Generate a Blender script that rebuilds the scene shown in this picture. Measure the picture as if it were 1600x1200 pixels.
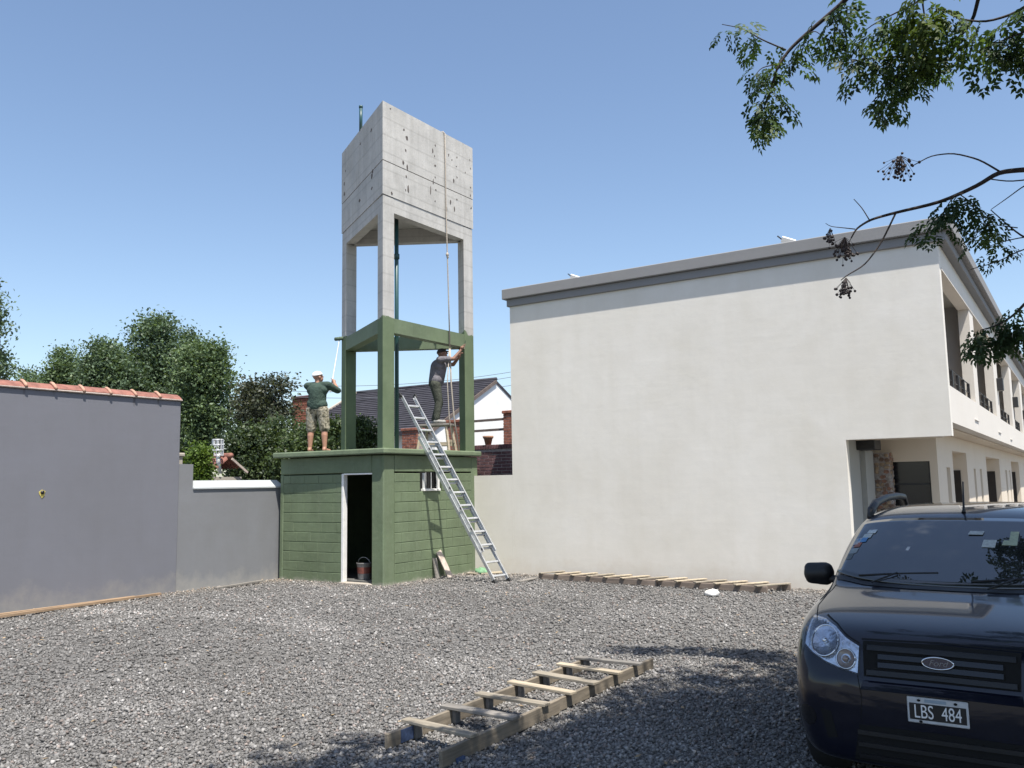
import bpy, bmesh, math, random
import numpy as np
from mathutils import Vector, Matrix
from mathutils.bvhtree import BVHTree

for o in list(bpy.data.objects):
    bpy.data.objects.remove(o, do_unlink=True)
scene = bpy.context.scene
COL = scene.collection
rnd = random.Random(7)
R = math.radians

# ------------------------------------------------------------------ camera
CAM = Vector((0, 0, 1.85))
FPX = 1339.0
yaw, pit, rol = R(33.489), R(6.625), R(-0.9645)
fw = Vector((-math.sin(yaw)*math.cos(pit), math.cos(yaw)*math.cos(pit), math.sin(pit)))
ri = Vector((math.cos(yaw), math.sin(yaw), 0))
up = ri.cross(fw)
ri, up = ri*math.cos(rol) + up*math.sin(rol), -ri*math.sin(rol) + up*math.cos(rol)
cd = bpy.data.cameras.new('camera')
cam = bpy.data.objects.new('camera', cd)
COL.objects.link(cam)
cd.sensor_width = 36.0
cd.lens = FPX/1600*36.0
cd.clip_end = 2000
cam.matrix_world = Matrix(((ri.x, up.x, -fw.x, CAM.x), (ri.y, up.y, -fw.y, CAM.y),
                           (ri.z, up.z, -fw.z, CAM.z), (0, 0, 0, 1)))
scene.camera = cam

# ------------------------------------------------------------------ sky, sun, exposure
SUN_AZ, SUN_EL = R(-31.0), R(66.0)          # azimuth measured from +x
world = bpy.data.worlds.new('World')
scene.world = world
world.use_nodes = True
wn = world.node_tree
sky = wn.nodes.new('ShaderNodeTexSky')
sky.sky_type = 'NISHITA'
sky.sun_disc = False
sky.sun_elevation = SUN_EL
sky.sun_rotation = R(121.0)
sky.altitude = 20
sky.air_density = 1.0
sky.dust_density = 1.0
sky.ozone_density = 1.3
wn.nodes['Background'].inputs['Strength'].default_value = 0.118
wn.links.new(sky.outputs['Color'], wn.nodes['Background'].inputs['Color'])
sd = bpy.data.lights.new('sun', 'SUN')
sd.energy = 5.0
sd.angle = R(0.53)
sd.color = (1.0, 0.955, 0.88)
sun = bpy.data.objects.new('sun', sd)
COL.objects.link(sun)
SV = Vector((math.cos(SUN_EL)*math.cos(SUN_AZ), math.cos(SUN_EL)*math.sin(SUN_AZ), math.sin(SUN_EL)))
sun.rotation_euler = (-SV).to_track_quat('-Z', 'Y').to_euler()
sun.location = SV*60
scene.view_settings.view_transform = 'Standard'
scene.view_settings.look = 'None'
scene.view_settings.gamma = 1.0
scene.view_settings.exposure = 0.7
scene.view_settings.use_curve_mapping = False


def at(px, py, d):
    """point of the place seen at photo pixel (px, py), d metres along the view axis"""
    return CAM + (fw + ri*((px-800)/FPX) - up*((py-600)/FPX))*d


def on_axis(px, py, ax, v):
    d = fw*FPX + ri*(px-800) - up*(py-600)
    return CAM + d*((v-CAM[ax])/d[ax])


def proj(p):
    d = Vector(p)-CAM
    w = d.dot(fw)
    return (800+FPX*d.dot(ri)/w, 600-FPX*d.dot(up)/w, w)


# ------------------------------------------------------------------ helpers
def tag(o, label=None, cat=None, group=None, kind=None):
    if label:
        o['label'] = label
    if cat:
        o['category'] = cat
    if group:
        o['group'] = group
    if kind:
        o['kind'] = kind
    return o


def empty(name, loc=(0, 0, 0), rz=0.0, label=None, cat=None, group=None):
    o = bpy.data.objects.new(name, None)
    o.empty_display_size = 0.1
    COL.objects.link(o)
    o.location = loc
    o.rotation_euler = (0, 0, rz)
    return tag(o, label, cat, group)


def link_mesh(name, me, parent=None):
    o = bpy.data.objects.new(name, me)
    COL.objects.link(o)
    if parent is not None:
        o.parent = parent
    return o


class MB:
    def __init__(self):
        self.v = []
        self.f = []
        self.m = []
        self.sm = []

    def add(self, vs, fs, mi=0, smooth=False):
        b = len(self.v)
        self.v += [tuple(p) for p in vs]
        self.f += [tuple(b+i for i in f) for f in fs]
        self.m += [mi]*len(fs)
        self.sm += [smooth]*len(fs)
        return self

    def box(self, x0, x1, y0, y1, z0, z1, mi=0):
        vs = [(x0, y0, z0), (x1, y0, z0), (x1, y1, z0), (x0, y1, z0), (x0, y0, z1), (x1, y0, z1), (x1, y1, z1), (x0, y1, z1)]
        return self.add(vs, [(3, 2, 1, 0), (4, 5, 6, 7), (0, 1, 5, 4), (1, 2, 6, 5), (2, 3, 7, 6), (3, 0, 4, 7)], mi)

    def cbox(self, x0, x1, y0, y1, z0, z1, c=0.01, mi=0):
        """box with chamfered edges"""
        c = min(c, (x1-x0)/2.01, (y1-y0)/2.01, (z1-z0)/2.01)
        bm = bmesh.new()
        bmesh.ops.create_cube(bm, size=1)
        for v in bm.verts:
            v.co = Vector(((x0+x1)/2+v.co.x*(x1-x0), (y0+y1)/2+v.co.y*(y1-y0), (z0+z1)/2+v.co.z*(z1-z0)))
        bmesh.ops.bevel(bm, geom=list(bm.edges), offset=c, segments=1, affect='EDGES', profile=0.5)
        bm.verts.index_update()
        self.add([v.co for v in bm.verts], [[v.index for v in f.verts] for f in bm.faces], mi)
        bm.free()
        return self

    def bar(self, a, b, w, h, upv=(0, 0, 1), mi=0, c=0.0):
        """box-section bar from a to b; w across, h along upv"""
        a, b = Vector(a), Vector(b)
        d = (b-a).normalized()
        u = Vector(upv)
        s = d.cross(u)
        if s.length < 1e-4:
            s = d.cross(Vector((1, 0, 0)))
        s.normalize()
        u = s.cross(d).normalized()
        vs = []
        for p in (a, b):
            for (i, j) in ((-1, -1), (1, -1), (1, 1), (-1, 1)):
                vs.append(p+s*(i*w/2)+u*(j*h/2))
        return self.add(vs, [(0, 1, 2, 3), (7, 6, 5, 4), (1, 0, 4, 5), (2, 1, 5, 6), (3, 2, 6, 7), (0, 3, 7, 4)], mi)

    def prism(self, poly, z0, z1, mi=0):
        n = len(poly)
        vs = [(p[0], p[1], z0) for p in poly]+[(p[0], p[1], z1) for p in poly]
        fs = [tuple(range(n-1, -1, -1)), tuple(range(n, 2*n))]
        fs += [(i, (i+1) % n, n+(i+1) % n, n+i) for i in range(n)]
        return self.add(vs, fs, mi)

    def extr(self, poly, ax, a0, a1, mi=0):
        """polygon in the plane perpendicular to axis ax, extruded a0..a1"""
        def P(p, a):
            if ax == 0:
                return (a, p[0], p[1])
            if ax == 1:
                return (p[0], a, p[1])
            return (p[0], p[1], a)
        n = len(poly)
        vs = [P(p, a0) for p in poly]+[P(p, a1) for p in poly]
        fs = [tuple(range(n-1, -1, -1)), tuple(range(n, 2*n))]
        fs += [(i, (i+1) % n, n+(i+1) % n, n+i) for i in range(n)]
        return self.add(vs, fs, mi)

    def tube(self, pts, radii, n=8, mi=0, smooth=True, caps=True):
        pts = [Vector(p) for p in pts]
        if not hasattr(radii, '__len__'):
            radii = [radii]*len(pts)
        vs, fs = [], []
        prev = None
        for i, p in enumerate(pts):
            d = (pts[min(i+1, len(pts)-1)]-pts[max(i-1, 0)])
            if d.length < 1e-9:
                d = Vector((0, 0, 1))
            d.normalize()
            if prev is None:
                s = d.cross(Vector((0, 0, 1)))
                if s.length < 1e-3:
                    s = d.cross(Vector((1, 0, 0)))
            else:
                s = prev-d*prev.dot(d)
                if s.length < 1e-4:
                    s = d.cross(Vector((1, 0, 0)))
            s.normalize()
            prev = s
            t = d.cross(s)
            for k in range(n):
                a = 2*math.pi*k/n
                vs.append(p+(s*math.cos(a)+t*math.sin(a))*radii[i])
        for i in range(len(pts)-1):
            for k in range(n):
                k2 = (k+1) % n
                fs.append((i*n+k, i*n+k2, (i+1)*n+k2, (i+1)*n+k))
        if caps:
            fs.append(tuple(range(n-1, -1, -1)))
            fs.append(tuple(range((len(pts)-1)*n, len(pts)*n)))
        return self.add(vs, fs, mi, smooth)

    def sphere(self, c, r, nu=10, nv=7, mi=0, rot=None):
        c = Vector(c)
        if not hasattr(r, '__len__'):
            r = (r, r, r)
        vs, fs = [], []
        for i in range(nv+1):
            th = math.pi*i/nv
            for k in range(nu):
                a = 2*math.pi*k/nu
                p = Vector((r[0]*math.sin(th)*math.cos(a), r[1]*math.sin(th)*math.sin(a), r[2]*math.cos(th)))
                if rot is not None:
                    p = rot @ p
                vs.append(c+p)
        for i in range(nv):
            for k in range(nu):
                k2 = (k+1) % nu
                fs.append((i*nu+k, (i+1)*nu+k, (i+1)*nu+k2, i*nu+k2))
        return self.add(vs, fs, mi, True)

    def cap(self, a, ra, b, rb, n=12):
        """tapered capsule"""
        a, b = Vector(a), Vector(b)
        d = (b-a)
        L = d.length
        d.normalize()
        pts, rr = [], []
        for i in range(5):
            t = math.pi/2*(1-i/4)
            pts.append(a-d*ra*math.sin(t))
            rr.append(max(ra*math.cos(t), 1e-4))
        for i in range(5):
            t = math.pi/2*i/4
            pts.append(b+d*rb*math.sin(t))
            rr.append(max(rb*math.cos(t), 1e-4))
        return self.tube(pts, rr, n)

    def mesh(self, name, mats):
        me = bpy.data.meshes.new(name)
        me.from_pydata(self.v, [], self.f)
        if not isinstance(mats, (list, tuple)):
            mats = [mats]
        for m in mats:
            me.materials.append(m)
        if any(self.m):
            me.polygons.foreach_set('material_index', self.m)
        me.polygons.foreach_set('use_smooth', self.sm)
        me.update()
        return me

    def build(self, name, mats, parent=None):
        return link_mesh(name, self.mesh(name, mats), parent)


def fast_mesh(name, V, F, mat, attr=None, smooth=False):
    """V (n,3), F (m,k) arrays"""
    me = bpy.data.meshes.new(name)
    n, m, k = len(V), len(F), F.shape[1]
    me.vertices.add(n)
    me.vertices.foreach_set('co', np.ascontiguousarray(V, np.float32).ravel())
    me.loops.add(m*k)
    me.loops.foreach_set('vertex_index', np.ascontiguousarray(F, np.int32).ravel())
    me.polygons.add(m)
    me.polygons.foreach_set('loop_start', np.arange(0, m*k, k, dtype=np.int32))
    me.polygons.foreach_set('loop_total', np.full(m, k, np.int32))
    if smooth:
        me.polygons.foreach_set('use_smooth', np.ones(m, bool))
    if attr is not None:
        a = me.attributes.new('col', 'FLOAT_COLOR', 'POINT')
        a.data.foreach_set('color', np.ascontiguousarray(attr, np.float32).ravel())
    me.materials.append(mat)
    me.update(calc_edges=True)
    me.validate()
    return me


def evaluated(o, name=None):
    """freeze the modifiers of o into its mesh"""
    bpy.context.view_layer.update()
    dg = bpy.context.evaluated_depsgraph_get()
    me = bpy.data.meshes.new_from_object(o.evaluated_get(dg))
    if o.type == 'MESH':
        o.modifiers.clear()
        o.data = me
        return o
    return me


def remesh(o, vox, smooth=4, fac=0.5):
    m = o.modifiers.new('r', 'REMESH')
    m.mode = 'VOXEL'
    m.voxel_size = vox
    m.use_smooth_shade = True
    if smooth:
        s = o.modifiers.new('s', 'SMOOTH')
        s.iterations = smooth
        s.factor = fac
    mats = list(o.data.materials)
    evaluated(o)
    o.data.materials.clear()
    for x in mats:
        o.data.materials.append(x)
    o.data.polygons.foreach_set('use_smooth', [True]*len(o.data.polygons))
    return o


# ------------------------------------------------------------------ materials
class NT:
    def __init__(self, name):
        self.mat = bpy.data.materials.new(name)
        self.mat.use_nodes = True
        self.t = self.mat.node_tree
        self.b = self.t.nodes['Principled BSDF']
        self.out = self.t.nodes['Material Output']
        self._pos = None

    def n(self, ty, **kw):
        nd = self.t.nodes.new(ty)
        for k, v in kw.items():
            setattr(nd, k, v)
        return nd

    def l(self, a, b):
        self.t.links.new(a, b)

    def pos(self):
        if self._pos is None:
            self._pos = self.n('ShaderNodeNewGeometry').outputs['Position']
        return self._pos

    def scaled(self, s):
        m = self.n('ShaderNodeMapping')
        m.inputs['Scale'].default_value = s
        self.l(self.pos(), m.inputs['Vector'])
        return m.outputs['Vector']

    def noise(self, scale, detail=4, rough=0.55, vec=None, dist=0.0):
        nd = self.n('ShaderNodeTexNoise')
        nd.inputs['Scale'].default_value = scale
        nd.inputs['Detail'].default_value = detail
        nd.inputs['Roughness'].default_value = rough
        nd.inputs['Distortion'].default_value = dist
        self.l(vec if vec is not None else self.pos(), nd.inputs['Vector'])
        return nd.outputs['Fac']

    def ramp(self, fac, stops):
        r = self.n('ShaderNodeValToRGB')
        e = r.color_ramp.elements
        while len(e) < len(stops):
            e.new(0.5)
        for el, (p, c) in zip(e, stops):
            el.position = p
            el.color = (c, c, c, 1) if not hasattr(c, '__len__') else (*c, 1)
        self.l(fac, r.inputs['Fac'])
        return r.outputs['Color']

    def mix(self, fac, a, b, mode='MIX'):
        m = self.n('ShaderNodeMix', data_type='RGBA', blend_type=mode)
        for sock, v in ((m.inputs[0], fac), (m.inputs[6], a), (m.inputs[7], b)):
            if hasattr(v, 'is_output'):
                self.l(v, sock)
            elif hasattr(v, '__len__'):
                sock.default_value = (*v, 1)
            else:
                sock.default_value = v
        return m.outputs[2]

    def math(self, op, a, b=None, clamp=False):
        m = self.n('ShaderNodeMath', operation=op, use_clamp=clamp)
        for i, v in enumerate((a, b)):
            if v is None:
                continue
            if hasattr(v, 'is_output'):
                self.l(v, m.inputs[i])
            else:
                m.inputs[i].default_value = v
        return m.outputs[0]

    def xyz(self):
        s = self.n('ShaderNodeSeparateXYZ')
        self.l(self.pos(), s.inputs[0])
        return s.outputs

    def bump(self, h, strength=0.3, dist=0.01):
        b = self.n('ShaderNodeBump')
        b.inputs['Strength'].default_value = strength
        b.inputs['Distance'].default_value = dist
        self.l(h, b.inputs['Height'])
        self.l(b.outputs['Normal'], self.b.inputs['Normal'])

    def color(self, c):
        if hasattr(c, 'is_output'):
            self.l(c, self.b.inputs['Base Color'])
        else:
            self.b.inputs['Base Color'].default_value = (*c, 1)

    def set(self, **kw):
        for k, v in kw.items():
            self.b.inputs[k.replace('_', ' ')].default_value = v
        return self


def simple(name, c, rough=0.6, var=0.15, scale=6.0, bump=0.0, bscale=60.0, metallic=0.0, coat=0.0, detail=5, spec=0.5):
    t = NT(name)
    lo = tuple(x*(1-var) for x in c)
    hi = tuple(min(1, x*(1+var)) for x in c)
    if var:
        t.color(t.mix(t.ramp(t.noise(scale, detail, 0.6), [(0.3, 0.0), (0.7, 1.0)]), lo, hi))
    else:
        t.color(c)
    t.set(Roughness=rough, Metallic=metallic, Coat_Weight=coat)
    t.b.inputs['Specular IOR Level'].default_value = spec
    if bump:
        t.bump(t.noise(bscale, 3), bump, 0.01)
    return t.mat


def plaster(name, c, stain=(0.8, 0.78, 0.72), amt=0.35, dirt=None, patch=1.0):
    t = NT(name)
    n1 = t.ramp(t.noise(0.9*patch, 6, 0.62, dist=0.6), [(0.32, 0.0), (0.72, 1.0)])
    n2 = t.ramp(t.noise(5.0, 5, 0.6), [(0.35, 0.0), (0.7, 1.0)])
    n3 = t.ramp(t.noise(1.0, 4, 0.6, vec=t.scaled((3.0, 3.0, 0.35))), [(0.45, 0.0), (0.75, 1.0)])
    a = t.mix(t.math('MULTIPLY', n1, amt), c, tuple(x*s for x, s in zip(c, stain)))
    a = t.mix(t.math('MULTIPLY', n2, amt*0.45), a, tuple(x*0.86 for x in c))
    a = t.mix(t.math('MULTIPLY', n3, amt*0.5), a, tuple(x*s*0.97 for x, s in zip(c, stain)))
    if dirt:
        z = t.xyz()[2]
        m = t.math('ADD', t.math('MULTIPLY', t.noise(2.2, 6, 0.7), 0.9), t.math('MULTIPLY', z, -0.75))
        a = t.mix(t.ramp(m, [(0.18, 0.0), (0.62, 0.75)]), a, dirt)
    t.color(a)
    t.set(Roughness=0.88)
    t.b.inputs['Specular IOR Level'].default_value = 0.2
    h = t.math('ADD', t.noise(3.0, 4, 0.6), t.math('MULTIPLY', t.noise(70.0, 3), 0.12))
    h = t.math('ADD', h, t.math('MULTIPLY', t.noise(1.0, 4, 0.6, vec=t.scaled((1.2, 1.2, 9.0))), 0.35))
    t.bump(h, 0.16, 0.02)
    return t


M = {}
M['white_plaster'] = plaster('white_plaster', (0.735, 0.70, 0.638), dirt=(0.58, 0.51, 0.42), amt=0.45).mat
M['cream_bounce'] = plaster('cream_bounce_plaster', (0.70, 0.61, 0.50), amt=0.25).mat  # cream made more tan: warm bounced light under the overhang is painted in
M['white_trim'] = plaster('white_trim', (0.66, 0.62, 0.565), amt=0.15).mat
M['cornice'] = plaster('cornice_grey', (0.245, 0.243, 0.245), amt=0.25).mat
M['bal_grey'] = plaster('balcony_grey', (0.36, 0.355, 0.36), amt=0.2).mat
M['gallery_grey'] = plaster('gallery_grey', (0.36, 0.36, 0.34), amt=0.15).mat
M['low_grey'] = plaster('low_wall_grey', (0.203, 0.207, 0.218), amt=0.45, dirt=(0.36, 0.34, 0.30)).mat
M['cap_white'] = plaster('coping_white', (0.44, 0.46, 0.47), amt=0.4).mat
M['post_beige'] = plaster('post_beige', (0.40, 0.36, 0.31), amt=0.4).mat


def grey_wall_mat():
    t = plaster('tall_wall_grey', (0.172, 0.175, 0.198), amt=0.32, dirt=(0.30, 0.28, 0.25))
    # dark drip stains under the tile joints
    x, y, z = t.xyz()
    base = t.b.inputs['Base Color'].links[0].from_socket
    ph = t.math('ABSOLUTE', t.math('SUBTRACT', t.math('FRACT', t.math('DIVIDE', t.math('ADD', y, -9.345), 0.475)), 0.5))
    ph = t.math('SUBTRACT', 0.5, ph)                     # 0 at the joints
    wob = t.math('MULTIPLY', t.noise(9.0, 3), 0.10)
    core = t.math('SUBTRACT', 0.115, t.math('ADD', ph, wob))
    core = t.math('MULTIPLY', core, 22.0, clamp=True)
    fade = t.math('MULTIPLY', t.math('ADD', z, t.math('ADD', t.math('MULTIPLY', t.noise(1.3, 2), 0.42), -3.55)), 7.0, clamp=True)
    m = t.math('MULTIPLY', core, fade, clamp=True)
    t.color(t.mix(t.math('MULTIPLY', m, 0.75), base, (0.07, 0.065, 0.065)))
    return t.mat


M['grey_plaster'] = grey_wall_mat()


def concrete_mat(name, paint_z=None):
    t = NT(name)
    c = (0.44, 0.425, 0.395)
    n1 = t.ramp(t.noise(1.6, 7, 0.65, dist=0.5), [(0.3, 0.0), (0.72, 1.0)])
    n2 = t.ramp(t.noise(1.0, 5, 0.6, vec=t.scaled((5.5, 5.5, 0.5))), [(0.42, 0.0), (0.75, 1.0)])
    n3 = t.ramp(t.noise(26, 4, 0.6), [(0.55, 0.0), (0.75, 1.0)])
    a = t.mix(n1, tuple(x*0.80 for x in c), tuple(x*1.14 for x in c))
    a = t.mix(t.math('MULTIPLY', n2, 0.5), a, (0.60, 0.58, 0.55))
    a = t.mix(t.math('MULTIPLY', n3, 0.35), a, (0.22, 0.205, 0.19))
    # board marks
    w = t.n('ShaderNodeTexWave', wave_type='BANDS', bands_direction='Z')
    w.inputs['Scale'].default_value = 0.9
    w.inputs['Distortion'].default_value = 0.25
    w.inputs['Detail'].default_value = 1
    t.l(t.pos(), w.inputs['Vector'])
    a = t.mix(t.math('MULTIPLY', t.ramp(w.outputs['Fac'], [(0.0, 1.0), (0.04, 0.0)]), 0.25), a, (0.2, 0.19, 0.17))
    t.set(Roughness=0.9)
    t.b.inputs['Specular IOR Level'].default_value = 0.2
    if paint_z:
        z = t.xyz()[2]
        edge = t.math('ADD', z, t.math('MULTIPLY', t.math('SUBTRACT', t.noise(3.2, 5, 0.6), 0.5), 0.5))
        m = t.math('MULTIPLY', t.math('SUBTRACT', paint_z, edge), 60.0, clamp=True)
        g = t.mix(t.ramp(t.noise(2.0, 5), [(0.35, 0.0), (0.7, 1.0)]), (0.118, 0.156, 0.090), (0.148, 0.190, 0.112))
        a = t.mix(m, a, g)
    t.color(a)
    h = t.math('ADD', t.noise(7, 5, 0.6), t.math('MULTIPLY', t.noise(60, 3), 0.3))
    t.bump(h, 0.4, 0.015)
    return t.mat


M['concrete'] = concrete_mat('concrete')
M['leg'] = concrete_mat('concrete_green_paint', 5.13)
GREEN = (0.134, 0.174, 0.101)


def green_mat():
    t = NT('green_paint')
    n1 = t.ramp(t.noise(1.4, 6, 0.6), [(0.3, 0.0), (0.72, 1.0)])
    n2 = t.ramp(t.noise(14, 4, 0.6), [(0.5, 0.0), (0.75, 1.0)])
    n4 = t.ramp(t.noise(1.0, 5, 0.65, vec=t.scaled((7, 7, 0.8))), [(0.4, 0.0), (0.75, 1.0)])
    a = t.mix(n1, tuple(x*0.80 for x in GREEN), tuple(x*1.16 for x in GREEN))
    a = t.mix(t.math('MULTIPLY', n4, 0.35), a, (0.175, 0.205, 0.14))
    a = t.mix(t.math('MULTIPLY', n2, 0.3), a, (0.19, 0.235, 0.155))
    z = t.xyz()[2]
    m = t.math('ADD', t.math('MULTIPLY', t.noise(5, 5, 0.7), 0.35), t.math('MULTIPLY', z, -1.6))
    a = t.mix(t.ramp(m, [(0.06, 0.0), (0.2, 0.8)]), a, (0.34, 0.32, 0.27))
    t.color(a)
    t.set(Roughness=0.62)
    t.b.inputs['Specular IOR Level'].default_value = 0.3
    t.bump(t.math('ADD', t.noise(9, 5, 0.6), t.math('MULTIPLY', t.noise(70, 3), 0.4)), 0.4, 0.012)
    return t.mat


M['green'] = green_mat()
M['green_slab'] = simple('green_slab', (0.15, 0.19, 0.115), 0.7, 0.18, 3, 0.3, 30)
M['white_paint'] = simple('white_paint', (0.78, 0.77, 0.74), 0.5, 0.08, 8)
M['dark'] = simple('dark_glass', (0.012, 0.012, 0.015), 0.15, 0.0, spec=0.5)
M['dark_brown'] = simple('dark_door', (0.022, 0.017, 0.016), 0.4, 0.3, 5)
M['black_metal'] = simple('black_metal', (0.02, 0.02, 0.022), 0.45, 0.2, 10)
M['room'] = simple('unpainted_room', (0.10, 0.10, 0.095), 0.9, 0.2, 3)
M['pipe'] = simple('green_pipe', (0.018, 0.065, 0.065), 0.4, 0.15, 10)
M['rope'] = simple('rope_fibre', (0.40, 0.35, 0.29), 0.9, 0.25, 40, 0.4, 150)
M['alu'] = simple('aluminium', (0.62, 0.63, 0.64), 0.42, 0.15, 14, metallic=0.7)
M['alu_dark'] = simple('dark_plastic', (0.03, 0.03, 0.03), 0.6, 0.0)
M['galv'] = simple('galvanised', (0.62, 0.63, 0.64), 0.5, 0.15, 14, metallic=0.35)


def wood_mat(name, c, axis=1, dark=0.45):
    t = NT(name)
    s = [26.0, 26.0, 26.0]
    s[axis] = 1.6
    g = t.ramp(t.noise(1.0, 6, 0.65, vec=t.scaled(tuple(s))), [(0.3, 0.0), (0.7, 1.0)])
    b = t.ramp(t.noise(2.3, 5, 0.6), [(0.35, 0.0), (0.7, 1.0)])
    a = t.mix(g, tuple(x*0.62 for x in c), tuple(min(1, x*1.2) for x in c))
    a = t.mix(t.math('MULTIPLY', b, dark), a, tuple(x*0.42 for x in (c[0]*0.9, c[1]*0.95, c[2])))
    t.color(a)
    t.set(Roughness=0.85)
    t.b.inputs['Specular IOR Level'].default_value = 0.2
    t.bump(g, 0.4, 0.004)
    return t.mat


M['wood_y'] = wood_mat('weathered_wood_rail', (0.255, 0.215, 0.165), 1)
M['wood_x'] = wood_mat('weathered_wood_rung', (0.34, 0.295, 0.23), 0)
M['wood_pale'] = wood_mat('pale_wood', (0.47, 0.395, 0.29), 0, 0.35)
M['wood_grey'] = wood_mat('grey_wood', (0.25, 0.23, 0.205), 0)
M['wood_old'] = wood_mat('old_formwork_wood', (0.27, 0.215, 0.175), 0)
M['wood_old_y'] = wood_mat('old_plank_wood', (0.36, 0.25, 0.16), 1)
M['blue_paint'] = simple('blue_paint', (0.055, 0.085, 0.165), 0.85, 0.5, 25)
M['clay'] = simple('clay_tile', (0.235, 0.10, 0.075), 0.85, 0.35, 7, 0.4, 40)
M['clay_pale'] = simple('clay_pale', (0.42, 0.24, 0.17), 0.85, 0.25, 9, 0.4, 40)
M['mortar_pink'] = simple('mortar_pink', (0.46, 0.38, 0.33), 0.9, 0.25, 9, 0.4, 40)
M['brick'] = simple('red_brick', (0.27, 0.105, 0.068), 0.9, 0.45, 9, 0.5, 50)
M['brick_dark'] = simple('dark_brick', (0.125, 0.062, 0.062), 0.9, 0.45, 9, 0.5, 50)
M['mortar'] = simple('mortar', (0.36, 0.31, 0.29), 0.95, 0.2, 14)
M['roof_tile'] = simple('slate_roof_tile', (0.036, 0.034, 0.043), 0.85, 0.35, 2.5, 0.3, 30)
M['house_white'] = simple('house_white', (0.80, 0.79, 0.76), 0.85, 0.06, 2)
M['rail_wood'] = simple('dark_rail', (0.13, 0.10, 0.085), 0.8, 0.3, 6)
M['rail_white'] = simple('greyed_rail', (0.40, 0.39, 0.37), 0.8, 0.2, 6)
M['bark'] = simple('bark', (0.045, 0.035, 0.032), 0.9, 0.4, 20, 0.6, 40)
M['bark_bg'] = simple('bark_far', (0.10, 0.085, 0.07), 0.9, 0.3, 6)
M['berry'] = simple('dry_berries', (0.030, 0.020, 0.020), 0.6, 0.4, 30)
M['bag'] = simple('white_bag', (0.72, 0.70, 0.66), 0.6, 0.15, 20, 0.4, 60)
M['yellow_foam'] = simple('yellow_foam', (0.55, 0.45, 0.12), 0.9, 0.35, 60)
M['stain_dark'] = simple('form_tie_mark', (0.095, 0.080, 0.072), 0.95, 0.35, 30)
M['cable'] = simple('cable', (0.12, 0.13, 0.15), 0.7, 0.0)


def leaf_mat(name, trans=0.35, rough=0.5):
    """colour from the 'col' attribute, light passing through the blade"""
    t = NT(name)
    a = t.n('ShaderNodeAttribute', attribute_name='col')
    t.l(a.outputs['Color'], t.b.inputs['Base Color'])
    t.set(Roughness=rough)
    t.b.inputs['Specular IOR Level'].default_value = 0.35
    tr = t.n('ShaderNodeBsdfTranslucent')
    t.l(t.mix(1.0, a.outputs['Color'], (1.0, 1.0, 0.45), 'MULTIPLY'), tr.inputs['Color'])
    mx = t.n('ShaderNodeMixShader')
    mx.inputs[0].default_value = trans
    t.l(t.b.outputs[0], mx.inputs[1])
    t.l(tr.outputs[0], mx.inputs[2])
    t.l(mx.outputs[0], t.out.inputs['Surface'])
    return t.mat


M['leaf'] = leaf_mat('leaf_near', 0.5, 0.55)
M['leaf_bg'] = leaf_mat('leaf_far', 0.35, 0.5)


def attr_mat(name, rough=0.9):
    t = NT(name)
    a = t.n('ShaderNodeAttribute', attribute_name='col')
    t.l(a.outputs['Color'], t.b.inputs['Base Color'])
    t.set(Roughness=rough)
    t.b.inputs['Specular IOR Level'].default_value = 0.25
    return t.mat


M['stone'] = attr_mat('gravel_stone')


def ground_mat():
    t = NT('gravel_ground')
    v = t.n('ShaderNodeTexVoronoi')
    v.inputs['Scale'].default_value = 34
    t.l(t.pos(), v.inputs['Vector'])
    col = t.ramp(t.n('ShaderNodeSeparateColor').outputs[0], [(0, 0), (1, 1)])
    sep = col.node.inputs[0].links[0].from_node
    t.l(v.outputs['Color'], sep.inputs[0])
    g = t.mix(col, (0.095, 0.092, 0.088), (0.19, 0.184, 0.176))
    n = t.ramp(t.noise(0.55, 6, 0.65), [(0.45, 0.0), (0.75, 1.0)])
    g = t.mix(t.math('MULTIPLY', n, 0.4), g, (0.15, 0.14, 0.125))
    t.color(g)
    t.set(Roughness=0.95)
    t.b.inputs['Specular IOR Level'].default_value = 0.15
    h = t.math('SUBTRACT', 1.0, v.outputs['Distance'])
    t.bump(h, 0.9, 0.02)
    return t.mat


M['ground'] = ground_mat()

# ================================================================== SETTING: ground and gravel
g = MB().add([(-400, -400, 0), (400, -400, 0), (400, 400, 0), (-400, 400, 0)], [(0, 1, 2, 3)]).build('ground', M['ground'])
tag(g, 'grey gravel yard running to the walls and past them', 'ground', kind='structure')


def vnoise(x, y, s, seed):
    """cheap smooth value noise for colour patches"""
    rs = np.random.RandomState(seed)
    T = rs.rand(64, 64)
    X, Y = x/s, y/s
    xi, yi = np.floor(X).astype(int), np.floor(Y).astype(int)
    fx, fy = X-xi, Y-yi
    fx, fy = fx*fx*(3-2*fx), fy*fy*(3-2*fy)
    a = T[xi % 64, yi % 64]
    b = T[(xi+1) % 64, yi % 64]
    c = T[xi % 64, (yi+1) % 64]
    d = T[(xi+1) % 64, (yi+1) % 64]
    return (a*(1-fx)+b*fx)*(1-fy)+(c*(1-fx)+d*fx)*fy


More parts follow.
